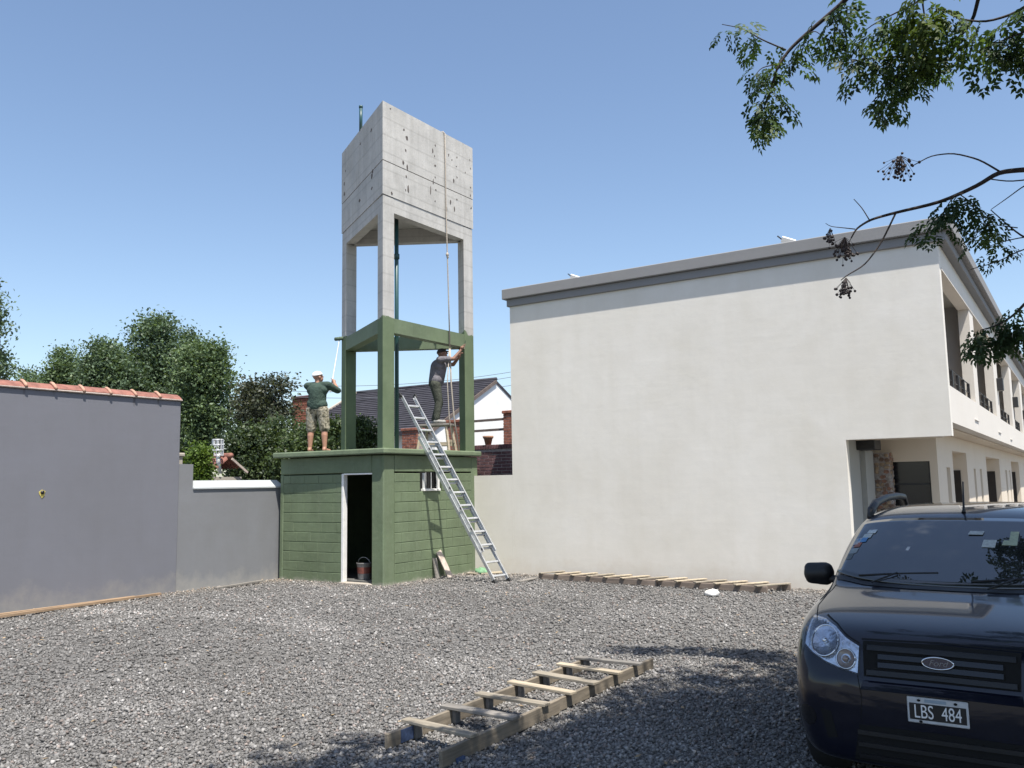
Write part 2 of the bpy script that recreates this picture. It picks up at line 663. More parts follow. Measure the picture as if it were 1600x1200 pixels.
def gravel():
    rs = np.random.RandomState(3)
    X, Y, S = [], [], []
    for r0, r1, dens, s0, s1 in ((3.6, 6.5, 3300, 0.0065, 0.0165), (6.5, 9.5, 2100, 0.0075, 0.0175), (9.5, 19.6, 640, 0.010, 0.021)):
        half = R(39)
        n = int(half*(r1*r1-r0*r0)*dens)
        r = np.sqrt(rs.uniform(r0*r0, r1*r1, n))
        a = yaw+rs.uniform(-half, half, n)
        X.append(-r*np.sin(a))
        Y.append(r*np.cos(a))
        S.append(rs.uniform(0, 1, n)**2.4*(s1*1.25-s0)+s0)
    x, y, s = np.concatenate(X), np.concatenate(Y), np.concatenate(S)
    ok = (x > -13.84) & (x < 4.0) & (y < 14.98) & ~((x < -10.97) & (y > 12.15))
    x, y, s = x[ok], y[ok], s[ok]
    n = len(x)
    base = np.array([(1, 0, 0), (0, 1, 0), (-1, 0, 0), (0, -1, 0), (0, 0, 1), (0, 0, -1)], float)
    V = base[None]*(1+rs.uniform(-0.38, 0.38, (n, 6, 1)))+rs.uniform(-0.28, 0.28, (n, 6, 3))
    V *= (s[:, None]*rs.uniform(0.7, 1.35, (n, 3)))[:, None, :]*np.array([1, 1, 0.72])
    a1, a2 = rs.uniform(0, 6.283, n), rs.uniform(-0.7, 0.7, n)
    c, si = np.cos(a2), np.sin(a2)
    V = np.stack([V[..., 0]*c[:, None]-V[..., 2]*si[:, None], V[..., 1], V[..., 0]*si[:, None]+V[..., 2]*c[:, None]], -1)
    c, si = np.cos(a1), np.sin(a1)
    V = np.stack([V[..., 0]*c[:, None]-V[..., 1]*si[:, None], V[..., 0]*si[:, None]+V[..., 1]*c[:, None], V[..., 2]], -1)
    V += np.stack([x, y, s*rs.uniform(0.05, 0.75, n)], -1)[:, None, :]
    f = np.array([(0, 1, 4), (1, 2, 4), (2, 3, 4), (3, 0, 4), (1, 0, 5), (2, 1, 5), (3, 2, 5), (0, 3, 5)])
    F = (f[None]+(np.arange(n)*6)[:, None, None]).reshape(-1, 3)
    v = np.exp(rs.normal(math.log(0.155), 0.27, n))
    dusty = np.clip((vnoise(x, y, 0.9, 1)*0.6+vnoise(x, y, 0.35, 2)*0.4-0.52)*3.2, 0, 1)
    # pale dusty band on the left half of the yard and rubble by the walls
    pale = np.clip(1-np.abs((y-8.1)-0.10*(x+9.5))/0.75, 0, 1)*np.clip((-7.2-x)/2.5, 0, 1)*np.clip(vnoise(x, y, 0.6, 5)*2.6-0.9, 0, 1)
    edge = np.clip(1-(x+13.84)/0.75, 0, 1)+np.clip(1-(14.98-y)/0.9, 0, 1)*0.8+np.clip(1-np.hypot(np.clip(-10.9-x, -9, 0), np.clip(y-12.1, -9, 0))/0.8, 0, 1)*0.5
    v = v*(1+0.25*dusty)+0.26*pale*rs.rand(n)+0.06*np.clip(edge, 0, 1)*rs.rand(n)
    for (ax_, ay_, sl2, w_) in ((-3.0, 6.0, -0.42, 0.22), (-3.0, 7.7, -0.42, 0.22), (-9.0, 6.2, 0.9, 0.2)):     # worn tyre tracks
        dt = np.abs((y-ay_)-sl2*(x-ax_))/math.hypot(1, sl2)
        v = v*(1+0.22*np.clip(1-dt/w_, 0, 1)*np.clip(vnoise(x, y, 0.5, 8)*2-0.3, 0, 1))
    v = v*(0.86+0.28*vnoise(x, y, 1.6, 11))
    br = rs.rand(n)
    v = np.where(br > 0.985, v+0.16, v)
    colr = np.stack([v*1.035, v*0.995, v*0.95], -1)
    wm = np.clip(edge, 0, 1)[:, None]*rs.rand(n, 1)
    colr = colr*(1-wm)+colr*np.array([1.25, 1.05, 0.82])*wm
    pk = (rs.rand(n) > 0.93)[:, None]
    colr = np.where(pk, colr*np.array([1.10, 0.97, 0.92]), colr)
    colr = np.clip(colr, 0.02, 0.8)
    A = np.concatenate([colr, np.ones((n, 1))], -1).repeat(6, axis=0)
    me = fast_mesh('gravel', V.reshape(-1, 3), F, M['stone'], A)
    o = link_mesh('gravel', me)
    tag(o, 'loose grey crushed stone covering the yard', 'gravel', kind='stuff')


gravel()


def litter():
    rs = np.random.RandomState(12)
    n = 420
    r = np.sqrt(rs.uniform(16, 230, n))
    a = yaw+rs.uniform(-0.65, 0.65, n)
    x, y = -r*np.sin(a), r*np.cos(a)
    ok = (x > -13.6) & (y < 14.8) & ~((x < -10.9) & (y > 12.1)) & ~((x > -1.8) & (y > 5.0))
    x, y = x[ok], y[ok]
    n = len(x)
    L, w, b_ = rs.uniform(0.012, 0.035, n), rs.uniform(0.006, 0.014, n), rs.uniform(0, 6.28, n)
    c, si = np.cos(b_), np.sin(b_)
    z = rs.uniform(0.018, 0.030, n)
    Pn = np.stack([x, y, z], -1)
    t = np.stack([c, si, rs.uniform(-.3, .3, n)], -1)
    q = np.stack([-si, c, rs.uniform(-.3, .3, n)], -1)
    V = np.stack([Pn-t*L[:, None], Pn-q*w[:, None], Pn+t*L[:, None], Pn+q*w[:, None]], 1).reshape(-1, 3)
    col = np.array([0.30, 0.22, 0.13])*rs.uniform(0.5, 1.5, (n, 1))
    A = np.concatenate([col, np.ones((n, 1))], 1).repeat(4, axis=0)
    o = link_mesh('leaf_litter', fast_mesh('leaf_litter', V, np.arange(n*4).reshape(-1, 4), M['stone'], A))
    tag(o, 'scattered dry leaves and straw bits on the gravel', 'leaf litter', kind='stuff')


litter()

# ================================================================== WALLS ON THE LEFT
tall = empty('boundary_wall', (-13.97, 5.0, 0), 0, 'tall grey rendered wall topped with red clay tiles', 'wall')


def rel(o):
    """keep the world position of a mesh built in world coordinates under its parent"""
    p = o.parent
    o.matrix_parent_inverse = (Matrix.Translation(p.location) @ Matrix.Rotation(p.rotation_euler.z, 4, 'Z')).inverted()
    return o


rel(MB().cbox(-14.1, -13.87, 0.5, 9.82, -0.1, 3.47, 0.012).build('wall', M['grey_plaster'], tall))
rel(MB().cbox(-14.1, -13.83, 0.5, 9.83, 3.471, 3.50, 0.010).build('mortar_bed', M['mortar_pink'], tall))
tile = MB()
arc = [(0.0, 0.0), (0.03, 0.028), (0.09, 0.07), (0.16, 0.10)]
tile.extr([(-13.835-a, 3.502+b) for a, b in arc]+[(-14.02, 3.585), (-13.90, 3.502)], 1, -0.222, 0.222)
tile_me = tile.mesh('tile', M['clay'])
cov = MB()
pts = []
for k in range(6):
    t_ = k/5
    pts.append((-13.815-0.19*t_, 0, 3.50+0.115*math.sin(t_*math.pi/2)))
cov.tube(pts, [0.024, 0.026, 0.026, 0.026, 0.024, 0.02], 8)
cov_me = cov.mesh('cover_tile', M['clay_pale'])
k = 0
y = 9.83-0.2375
while y > 3.0:
    o = link_mesh('tile', tile_me, tall)
    o.location = (0, y+rnd.uniform(-0.006, 0.006), rnd.uniform(-0.006, 0.006))
    rel(o)
    c = link_mesh('cover_tile', cov_me, tall)
    c.location = (0, y-0.2375, rnd.uniform(-0.004, 0.006))
    c.rotation_euler = (0, 0, rnd.uniform(-0.02, 0.02))
    c.rotation_euler = (0, 0, 0)
    rel(c)
    y -= 0.475

low = empty('boundary_wall', (-13.95, 11, 0), 0, 'low grey rendered wall with white sloped coping beside green pump house', 'wall')
rel(MB().extr([(9.823, -0.1), (12.9, -0.1), (12.9, 1.845), (10.13, 1.845), (10.13, 2.31), (9.823, 2.31)], 0, -14.07, -13.892).build('wall', M['low_grey'], low))
cp = MB()
y0, y1 = 10.132, 12.30
cp.add([(-13.865, y0, 1.846), (-13.865, y1, 1.846), (-14.10, y1, 1.846), (-14.10, y0, 1.846),
        (-13.865, y0, 1.872), (-13.865, y1, 1.872), (-14.10, y1, 1.872), (-14.10, y0, 1.872),
        (-13.995, y0+0.09, 2.005), (-13.995, y1-0.07, 2.005), (-14.03, y1-0.07, 2.005), (-14.03, y0+0.09, 2.005)],
       [(3, 2, 1, 0), (0, 1, 5, 4), (1, 2, 6, 5), (2, 3, 7, 6), (3, 0, 4, 7), (4, 5, 9, 8), (5, 6, 10, 9), (6, 7, 11, 10), (7, 4, 8, 11), (8, 9, 10, 11)])
rel(cp.build('coping', M['cap_white'], low))
gp = empty('gate_post', (-14.3, 9.95, 0), 0, 'short beige capped post standing behind the grey walls', 'post')
rel(MB().cbox(-14.45, -14.18, 9.84, 10.11, 0, 2.46, 0.01).build('shaft', M['post_beige'], gp))
rel(MB().cbox(-14.48, -14.15, 9.81, 10.14, 2.461, 2.53, 0.015).build('cap', M['post_beige'], gp))

# pipe stub on the tall wall
ps = on_axis(66, 771, 0, -13.87)
stub = empty('pipe_stub', (-13.87, ps.y, ps.z), 0, 'small broken hole with yellow sealing foam in tall grey wall', 'pipe')
b = MB()
pp = [(-13.862, ps.y+0.06*math.cos(a)*rnd.uniform(0.5, 1.1), ps.z+0.07*math.sin(a)*rnd.uniform(0.5, 1.1)) for a in [i*6.283/11 for i in range(11)]]
b.add(pp+[(-13.872, p[1], p[2]) for p in pp], [tuple(range(11))]+[(i, (i+1) % 11, 11+(i+1) % 11, 11+i) for i in range(11)])
rel(b.build('foam', M['yellow_foam'], stub))
rel(MB().tube([(-13.875, ps.y-0.005, ps.z+0.018), (-13.845, ps.y-0.005, ps.z+0.016)], 0.03, 10).build('pipe', M['black_metal'], stub))

# planks lying along the foot of the grey wall
for (a, bb, w, h, lab, m) in (
        ((-13.62, 5.5, 0.035), (-13.70, 8.9, 0.035), 0.09, 0.03, 'long brown plank lying nearest the foot of the tall grey wall', 'wood_old_y'),
        ((-13.30, 5.6, 0.045), (-13.58, 9.3, 0.045), 0.07, 0.035, 'long brown plank lying outermost along the tall grey wall', 'wood_old_y'),
        ((-13.45, 10.35, 0.03), (-13.50, 11.45, 0.05), 0.10, 0.03, 'short greyish board lying below the low grey wall', 'wood_grey')):
    o = MB().bar(a, bb, w, h).build('plank', M[m])
    tag(o, lab, 'plank', 'loose planks along the grey walls')

# ================================================================== PUMP HOUSE (green block base)
XR, YF, XL, YB = -10.95, 12.13, -13.76, 15.13
ph = empty('pump_house', (XR, YF, 0), 0, 'square green painted block pump house under the water tower', 'building')
DX0, DX1, DZ1 = -12.02, -11.24, 2.09
WY0, WY1, WZ0, WZ1 = 13.20, 13.90, 1.73, 2.11


def P(mb, name, mat, parent=ph):
    return rel(mb.build(name, M[mat] if isinstance(mat, str) else mat, parent))


# core walls, 12 mm behind the block faces (they read as the mortar joints)
core = MB()
q = 0.010
core.box(XL+0.02, DX0-0.001, YF+q, YF+0.14, 0, 2.05)
core.box(DX1+0.001, XR-0.02, YF+q, YF+0.14, 0, 2.05)
core.box(DX0, DX1, YF+q, YF+0.14, DZ1+0.001, 2.2)
P(core, 'wall', 'green')
core = MB()
core.box(XR-0.14, XR-q, YF+0.15, WY0, 0, 2.05)
core.box(XR-0.14, XR-q, WY1, YB, 0, 2.05)
core.box(XR-0.14, XR-q, WY0+0.001, WY1-0.001, 0, WZ0)
P(core, 'wall', 'green')
P(MB().box(XL, XL+0.14, YF+0.15, YB, 0, 2.42), 'wall', 'green')
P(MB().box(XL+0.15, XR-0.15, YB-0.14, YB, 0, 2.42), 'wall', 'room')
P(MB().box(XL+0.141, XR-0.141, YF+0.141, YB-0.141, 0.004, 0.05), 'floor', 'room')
# smooth concrete frame: ring beams and corner columns
P(MB().cbox(XL-0.004, XR-0.30, YF-0.005, YF+0.16, 2.105, 2.43, 0.012), 'ring_beam', 'green')
P(MB().cbox(XR-0.16, XR+0.005, YF+0.31, YB-0.22, 2.112, 2.43, 0.012), 'ring_beam', 'green')
P(MB().cbox(XR-0.298, XR+0.008, YF-0.008, YF+0.308, -0.05, 2.43, 0.02), 'corner_column', 'green')
P(MB().cbox(XL-0.008, XL+0.09, YF-0.008, YF+0.2, -0.05, 2.10, 0.015), 'corner_column', 'green')
P(MB().cbox(XR-0.16, XR+0.007, YB-0.218, YB, -0.05, 2.43, 0.015), 'corner_column', 'green')


def course_block(L, H, D=0.06):
    """block whose face lies at local y=0 looking to -y"""
    c = 0.007
    v = [(0, c, 0), (L, c, 0), (L, c, H), (0, c, H), (c*0.5, 0, c), (L-c*0.5, 0, c), (L-c*0.5, 0, H-c), (c*0.5, 0, H-c), (0, D, 0), (L, D, 0), (L, D, H), (0, D, H)]
    f = [(4, 5, 6, 7), (0, 1, 5, 4), (1, 2, 6, 5), (2, 3, 7, 6), (3, 0, 4, 7), (1, 0, 8, 9), (2, 1, 9, 10), (3, 2, 10, 11), (0, 3, 11, 8)]
    return v, f


def lay(u0, u1, zc, H, place):
    """fill a run with blocks about 0.4 long"""
    u = u0
    first = True
    while u < u1-0.02:
        L = 0.40 if not first else rnd.choice((0.2, 0.4, 0.3))
        first = False
        L = min(L, u1-u)
        if u1-(u+L) < 0.09:
            L = u1-u
        v, f = course_block(L-0.0025, H)
        mb = MB()
        j = rnd.uniform(-0.0015, 0.0015)
        tl = rnd.uniform(-0.003, 0.003)
        mb.add([place(u+p[0], p[1]+j, zc+p[2]+(tl if p[0] > L/2 else 0)) for p in v], f)
        P(mb, 'block', 'green')
        u += L


for i in range(11):
    H = 0.193
    z = 0.004+i*0.1915
    if z+H > 2.10:
        H = 2.10-z-0.004
    if H < 0.05:
        continue
    H -= 0.0075+rnd.uniform(0, 0.004)
    zz = z+rnd.uniform(-0.002, 0.002)
    fl = lambda u, d, zq: (u, YF+d, zq)
    lay(XL+0.092, DX0-0.002, zz, H, fl)
    lay(DX1+0.002, XR-0.30, zz, H, fl)
    fr = lambda u, d, zq: (XR-d, u, zq)
    if zz+H > WZ0+0.02:
        lay(YF+0.31, WY0-0.003, zz, H, fr)
        lay(WY1+0.003, YB-0.22, zz, H, fr)
    else:
        lay(YF+0.31, YB-0.22, zz, min(H, WZ0-0.004-zz), fr)
# roof slab
sl = MB()
poly = [(XL-0.05, YF-0.185), (XR+0.13, YF-0.13), (XR+0.11, YB+0.02), (XL-0.05, YB+0.02)]
sl.prism(poly, 2.447, 2.552)
so = sl.build('roof_slab', M['green_slab'], ph)
bv = so.modifiers.new('b', 'BEVEL')
bv.width = 0.022
bv.segments = 2
rel(evaluated(so))
# door frame (white) and sill
P(MB().cbox(DX0-0.012, DX0+0.045, YF-0.006, YF+0.10, 0.03, DZ1, 0.004), 'door_frame', 'white_paint')
P(MB().cbox(DX0+0.046, DX1+0.004, YF-0.006, YF+0.09, DZ1-0.022, DZ1+0.006, 0.004), 'door_frame', 'white_paint')
P(MB().cbox(DX0-0.02, DX1+0.02, YF-0.05, YF+0.13, 0.0, 0.028, 0.005), 'door_sill', 'post_beige')
# window: reveal, white frame, bars, sill
win = empty('window', (XR, WY0, WZ0))
win.parent = ph
rel(win)
win.location = (XR, WY0, WZ0)


def W(mb, name, mat):
    o = mb.build(name, M[mat], win)
    o.matrix_parent_inverse = Matrix.Translation(Vector((XR, WY0, WZ0))).inverted()
    return o


W(MB().box(XR-0.13, XR-0.12, WY0, WY1, WZ0, WZ1), 'pane', 'dark')
W(MB().cbox(XR-0.03, XR+0.015, WY0+0.10, WY0+0.135, WZ0+0.03, WZ1-0.02, 0.004), 'frame', 'white_paint')
W(MB().cbox(XR-0.03, XR+0.015, WY1-0.135, WY1-0.10, WZ0+0.03, WZ1-0.02, 0.004), 'frame', 'white_paint')
W(MB().cbox(XR-0.05, XR+0.03, WY0+0.08, WY1-0.08, WZ0+0.001, WZ0+0.045, 0.004), 'sill', 'white_paint')
for k in range(5):
    yb = WY0+0.18+k*0.085
    W(MB().bar((XR-0.005, yb, WZ0+0.04), (XR-0.005, yb, WZ1-0.012), 0.011, 0.011), 'bar', 'black_metal' if k % 2 else 'galv')
W(MB().cbox(XR-0.10, XR-0.06, WY0+0.002, WY0+0.09, WZ0+0.002, WZ1-0.002, 0.004), 'side_strip', 'black_metal')  # dark strip filling each side of the window opening
W(MB().cbox(XR-0.10, XR-0.06, WY1-0.09, WY1-0.002, WZ0+0.002, WZ1-0.002, 0.004), 'side_strip', 'black_metal')

# bucket inside the doorway
bk = empty('bucket', (-11.80, 12.52, 0.05), 0, 'plastic paint bucket standing inside the dark pump house doorway', 'bucket')
prof = [(0.0, 0.115), (0.02, 0.118), (0.30, 0.145), (0.31, 0.152), (0.325, 0.152), (0.325, 0.142), (0.05, 0.11)]
MB().tube([(0, 0, z) for z, r in prof], [r for z, r in prof], 20).build('pail', simple('pail_plastic', (0.17, 0.165, 0.16), 0.6, 0.25, 12), bk)
MB().tube([(0, 0, 0.12), (0, 0, 0.24)], [0.131, 0.1425], 20, caps=False).build('paper_band', simple('pail_band', (0.17, 0.055, 0.04), 0.6, 0.3, 12), bk)
hp = [(0.155*math.cos(a), 0.0-0.02*math.sin(a), 0.315+0.11*math.sin(a)) for a in [math.pi*i/10 for i in range(11)]]
MB().tube(hp, 0.004, 6).build('handle', M['galv'], bk)

# ================================================================== WATER TOWER (three legs, triangular tank)
A = Vector((-10.97, 12.13))
B = Vector((-10.97, 15.08))
S3 = 2.95
C3 = Vector((A.x-S3*math.sqrt(3)/2, A.y+S3/2))
tw = empty('water_tower', (A.x-0.85, A.y+1.475, 2.55), 0, 'tall triangular concrete water tower with half painted green legs', 'tower')
tri = [A, B, C3]
cen = (A+B+C3)/3
LW = 0.335


def lp(p, dz):
    return (p.x, p.y)


for i in range(3):
    p, a_, b_ = tri[i], tri[(i+1) % 3], tri[(i+2) % 3]
    d1, d2 = (a_-p).normalized(), (b_-p).normalized()
    poly = [p, p+d1*LW, p+d2*LW]
    o = MB().prism([(v.x, v.y) for v in poly], 2.545, 7.50).build('leg', M['leg'], tw)
    bv = o.modifiers.new('b', 'BEVEL')
    bv.width = 0.012
    bv.segments = 2
    rel(evaluated(o))
for (z0, z1, mt, nm, ins) in ((4.80, 5.085, 'green', 'middle_beam', 0.004), (7.20, 7.505, 'concrete', 'top_beam', 0.003)):
    for i in range(3):
        p, q2 = tri[i], tri[(i+1) % 3]
        d = (q2-p).normalized()
        nrm = Vector((-d.y, d.x))
        if nrm.dot(cen-p) < 0:
            nrm = -nrm
        st, wd = LW, 0.20
        back = wd/math.tan(R(60))
        poly = [p+d*(st+0.001)+nrm*ins, q2-d*(st+0.001)+nrm*ins, q2-d*(st-back)+nrm*wd, p+d*(st-back)+nrm*wd]
        P(MB().prism([(v.x, v.y) for v in poly], z0, z1), nm, mt, tw)


def tri_off(off):
    k = 1+off*2*math.sqrt(3)/S3*1.0
    return [((cen+(v-cen)*k).x, (cen+(v-cen)*k).y) for v in tri]


P(MB().prism(tri_off(0.010), 7.512, 8.185), 'tank_lower_lift', 'concrete', tw)
P(MB().prism(tri_off(0.002), 8.1855, 8.2005), 'pour_joint', 'stain_dark', tw)
P(MB().prism(tri_off(0.013), 8.201, 9.40), 'tank_upper_lift', 'concrete', tw)
# form tie marks and spalls on the tank faces: flat dark chips, joined
mk = MB()


def chip(center, u, v, n, ru, rv, k=9):
    center = Vector(center)
    ps = []
    for i in range(k):
        a = 6.283*i/k
        s = rnd.uniform(0.5, 1.15)
        ps.append(center+u*(ru*s*math.cos(a))+v*(rv*s*math.sin(a)))
    mk.add([p+n*0.003 for p in ps]+[p-n*0.01 for p in ps], [tuple(range(k))]+[(i, k+i, k+(i+1) % k, (i+1) % k) for i in range(k)])


uY, uZ, uX = Vector((0, 1, 0)), Vector((0, 0, 1)), Vector((1, 0, 0))
for (px, py, ru, rv) in ((631, 203, .03, .03), (636, 216, .045, .06), (634, 235, .03, .03), (630, 254, .03, .04), (636, 262, .025, .07), (635, 276, .018, .03), (638, 295, .02, .09), (634, 297, .015, .03),
                         (680, 227, .025, .03), (676, 236, .02, .05), (679, 244, .015, .02), (680, 259, .028, .022), (680, 277, .02, .02), (677, 284, .018, .06), (673, 297, .014, .09), (681, 297, .02, .02), (680, 314, .018, .018),
                         (701, 242, .02, .03), (706, 250, .018, .02), (714, 246, .02, .02), (713, 260, .02, .02), (714, 277, .02, .02), (709, 283, .03, .05), (714, 312, .025, .02), (704, 316, .018, .05), (710, 327, .02, .06), (698, 327, .02, .05),
                         (734, 250, .015, .02), (735, 263, .02, .025), (735, 293, .02, .02), (735, 306, .02, .03), (736, 325, .02, .02), (727, 270, .014, .02), (610, 170, .02, .015), (612, 302, .03, .03)):
    chip(on_axis(px, py, 0, A.x+0.0128), uY, uZ, uX, ru*1.15, rv*1.15)
dAC = (C3-A).normalized()
uL = Vector((dAC.x, dAC.y, 0))
nL = Vector((-dAC.y, dAC.x, 0))
if nL.dot(Vector((cen.x-A.x, cen.y-A.y, 0))) > 0:
    nL = -nL
p0 = Vector((A.x, A.y, 0))+nL*0.0128


def on_left(px, py):
    d = fw*FPX+ri*(px-800)-up*(py-600)
    return CAM+d*((p0-CAM).dot(nL)/d.dot(nL))


for (px, py, ru, rv) in ((582, 268, .06, .05), (581, 275, .05, .05), (538, 287, .05, .04), (538, 303, .06, .05), (562, 313, .06, .035), (581, 294, .04, .03), (580, 203, .04, .04), (563, 225, .04, .03), (540, 267, .03, .03)):
    chip(on_left(px, py), uL, uZ, nL, ru*1.1, rv*1.1)
o = mk.build('form_tie_marks', M['stain_dark'], tw)
o['kind'] = 'stuff'
rel(o)
# supply pipe inside the legs and overflow above the tank
P(MB().tube([(-11.35, 12.965, 2.552), (-11.35, 12.965, 7.51)], 0.042, 12), 'pipe', 'pipe', tw)
P(MB().tube([(-11.35, 12.965, 6.44), (-11.35, 12.965, 6.54)], 0.060, 12), 'pipe_coupling', 'pipe', tw)
P(MB().tube([(-12.3, 12.905, 9.38), (-12.3, 12.905, 9.92)], 0.036, 12), 'vent_pipe', 'pipe', tw)
P(MB().tube([(-12.3, 12.905, 9.90), (-12.3, 12.905, 9.94)], 0.044, 12), 'vent_cap', 'pipe', tw)

# rope hanging down the right face
rp = empty('rope', (-10.9, 14.1, 2.56), 0, 'pale rope hanging from the tank rim down to the slab', 'rope')
pts = [on_axis(*p, 0, -10.925) for p in ((695, 211), (696, 260), (697, 330), (699, 400), (701, 470), (703, 545))]
pts[0].z = 9.38
pts = [Vector((-11.12, pts[0].y-0.02, 9.425)), Vector((-10.97, pts[0].y, 9.43))]+pts
P(MB().tube(pts, 0.013, 6), 'strand', 'rope', rp)
kn = on_axis(699, 398, 0, -10.92)
P(MB().sphere(kn, (0.032, 0.035, 0.05), 8, 6).sphere(kn+Vector((0, 0.01, -0.05)), (0.025, 0.028, 0.03), 8, 6), 'knot', 'rope', rp)
e1 = [on_axis(703, 545, 0, -10.922), on_axis(705, 600, 0, -10.92), on_axis(709, 650, 0, -10.90), on_axis(717, 693, 0, -10.88)]
e1[-1].z = 2.57
e2 = [v+Vector((0.0, -0.10-0.03*i, 0)) for i, v in enumerate(e1)]
e2[0] = e1[0]+Vector((0, -0.02, 0))
P(MB().tube(e1, 0.017, 6), 'strand', 'rope', rp)
P(MB().tube(e2, 0.011, 6), 'strand', 'rope', rp)

# ================================================================== WHITE BUILDING
YW = 15.0
bd = empty('apartment_building', (-5.8, YW, 0), 0, 'long two storey white building with grey roof band and open balconies', 'building')


def Bp(mb, name, mat, parent=bd):
    return rel(mb.build(name, M[mat], parent))


YE = 50.0
XS = -1.68
Bp(MB().extr([(-9.95, -0.1), (-3.27, -0.1), (-3.27, 2.48), (XS, 2.48), (XS, 5.595), (-9.95, 5.595)], 1, YW, YW+0.2), 'wall', 'white_plaster')
Bp(MB().box(-9.95, -9.75, YW+0.2, YE, -0.1, 5.595), 'wall', 'white_plaster')
Bp(MB().box(-9.75, XS, YE-0.2, YE, -0.1, 5.595), 'wall', 'white_plaster')
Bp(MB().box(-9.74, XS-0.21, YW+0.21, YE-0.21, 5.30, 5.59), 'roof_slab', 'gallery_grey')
Bp(MB().cbox(-10.0, XS+0.13, YW-0.05, YE+0.05, 5.597, 5.752, 0.01), 'roof_band', 'cornice')
Bp(MB().cbox(-10.075, XS+0.23, YW-0.122, YE+0.12, 5.753, 5.972, 0.012), 'cornice', 'cornice')
# upper storey side: parapet, lintel, posts
Bp(MB().box(XS-0.2, XS, YW+0.2, YE-0.2, 2.70, 3.29), 'parapet', 'white_trim')
Bp(MB().box(XS-0.2, XS-0.004, YW+0.2, YE-0.2, 5.215, 5.595), 'lintel', 'white_plaster')
Bp(MB().box(XS-0.2, XS+0.012, YW+0.2, YE-0.2, 5.175, 5.214), 'lintel_trim', 'white_trim')
posts = [(19.2, 19.95), (24.2, 25.3), (30.0, 31.0), (35.0, 36.2), (41.0, 42.2)]
for (a, c) in posts:
    Bp(MB().box(XS-0.2, XS-0.003, a, c, 3.29, 5.175), 'post', 'white_trim')
Bp(MB().box(-3.5, XS-0.2, YW+0.2, YE-0.2, 2.70, 3.0), 'balcony_floor', 'cream_bounce')
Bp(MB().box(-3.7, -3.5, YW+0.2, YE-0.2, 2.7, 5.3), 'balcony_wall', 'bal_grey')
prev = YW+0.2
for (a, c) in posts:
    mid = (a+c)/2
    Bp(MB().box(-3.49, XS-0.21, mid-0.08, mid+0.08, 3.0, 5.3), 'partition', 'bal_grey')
    # glazed door of the balcony, its frame
    dw = MB().box(-3.499, -3.47, prev+0.9, mid-0.9, 3.001, 5.0)
    d_ = Bp(dw, 'balcony_door', 'dark')
    fr = MB()
    fr.box(-3.499, -3.44, prev+0.83, prev+0.9, 3.001, 5.07)
    fr.box(-3.499, -3.44, mid-0.9, mid-0.83, 3.001, 5.07)
    fr.box(-3.499, -3.44, prev+0.9, mid-0.9, 5.0, 5.07)
    fr.box(-3.499, -3.45, (prev+mid)/2-0.03, (prev+mid)/2+0.03, 3.001, 5.0)
    Bp(fr, 'door_frame', 'white_trim')
    # pier standing inside the bay
    Bp(MB().box(XS-0.55, XS-0.4, mid-1.25, mid-1.0, 3.0, 5.3), 'pier', 'bal_grey')
    # railing
    rl = MB()
    rl.tube([(XS-0.1, prev+0.15, 3.66), (XS-0.1, a, 3.66)], 0.012, 6)
    rl.tube([(XS-0.1, prev+0.15, 3.48), (XS-0.1, a, 3.48)], 0.008, 6)
    Bp(rl, 'railing', 'black_metal')
    for k in range(5):
        yy = prev+0.35+(a-prev-0.5)*k/4
        Bp(MB().box(XS-0.125, XS-0.075, yy-0.03, yy+0.03, 3.29, 3.66), 'baluster', 'black_metal')
    prev = mid
for (yy, zz) in ((25.0, 4.15), (35.9, 4.0), (30.8, 4.1)):
    Bp(MB().cbox(XS-0.003, XS+0.14, yy-0.12, yy+0.12, zz-0.16, zz+0.16, 0.01), 'wall_lamp', 'black_metal')
for (px, py) in ((1526, 657), (1562, 676), (1580, 687)):
    q_ = on_axis(px, py, 0, XS)
    Bp(MB().cbox(XS, XS+0.022, q_.y-0.35, q_.y+0.35, q_.z-0.012, q_.z+0.018, 0.004), 'light_slot', 'white_trim')
# gallery under the overhang
Bp(MB().box(-9.7, XS-0.205, YW+0.205, YE-0.21, 2.66, 2.69), 'soffit', 'cream_bounce')
Bp(MB().box(-3.30, XS-0.25, YW+0.9, YW+1.12, 2.50, 2.655), 'soffit_beam', 'cream_bounce')
GX, GY = -2.2, 17.25
Bp(MB().box(-3.50, -3.31, YW+0.205, GY, 0, 2.655), 'gallery_wall', 'gallery_grey')
Bp(MB().box(-3.309, -3.22, GY-1.05, GY-0.35, 0, 2.33), 'grey_panel', 'gallery_grey')
Bp(MB().cbox(-3.309, -3.0, GY-1.3, GY-0.75, 2.335, 2.62, 0.01), 'transom_box', 'black_metal')
# front-facing gallery wall with a dark window
wx0, wx1, wz0, wz1 = -3.02, -2.33, 0.95, 2.13
Bp(MB().box(-3.309, wx0, GY, GY+0.2, 0, 2.655), 'gallery_wall', 'cream_bounce')
Bp(MB().box(wx1, GX, GY, GY+0.2, 0, 2.655), 'gallery_wall', 'cream_bounce')
Bp(MB().box(wx0, wx1, GY, GY+0.2, wz1, 2.655), 'gallery_wall', 'cream_bounce')
Bp(MB().box(wx0, wx1, GY, GY+0.2, 0, wz0), 'gallery_wall', 'cream_bounce')
gw = Bp(MB().box(wx0, wx1, GY+0.08, GY+0.10, wz0, wz1), 'window', 'dark')
f_ = MB().box(wx0, wx1, GY+0.05, GY+0.079, 1.70, 1.735)
f_.box(wx0, wx0+0.03, GY+0.05, GY+0.079, wz0, wz1).box(wx1-0.03, wx1, GY+0.05, GY+0.079, wz0, wz1)
Bp(f_, 'window_frame', 'black_metal')
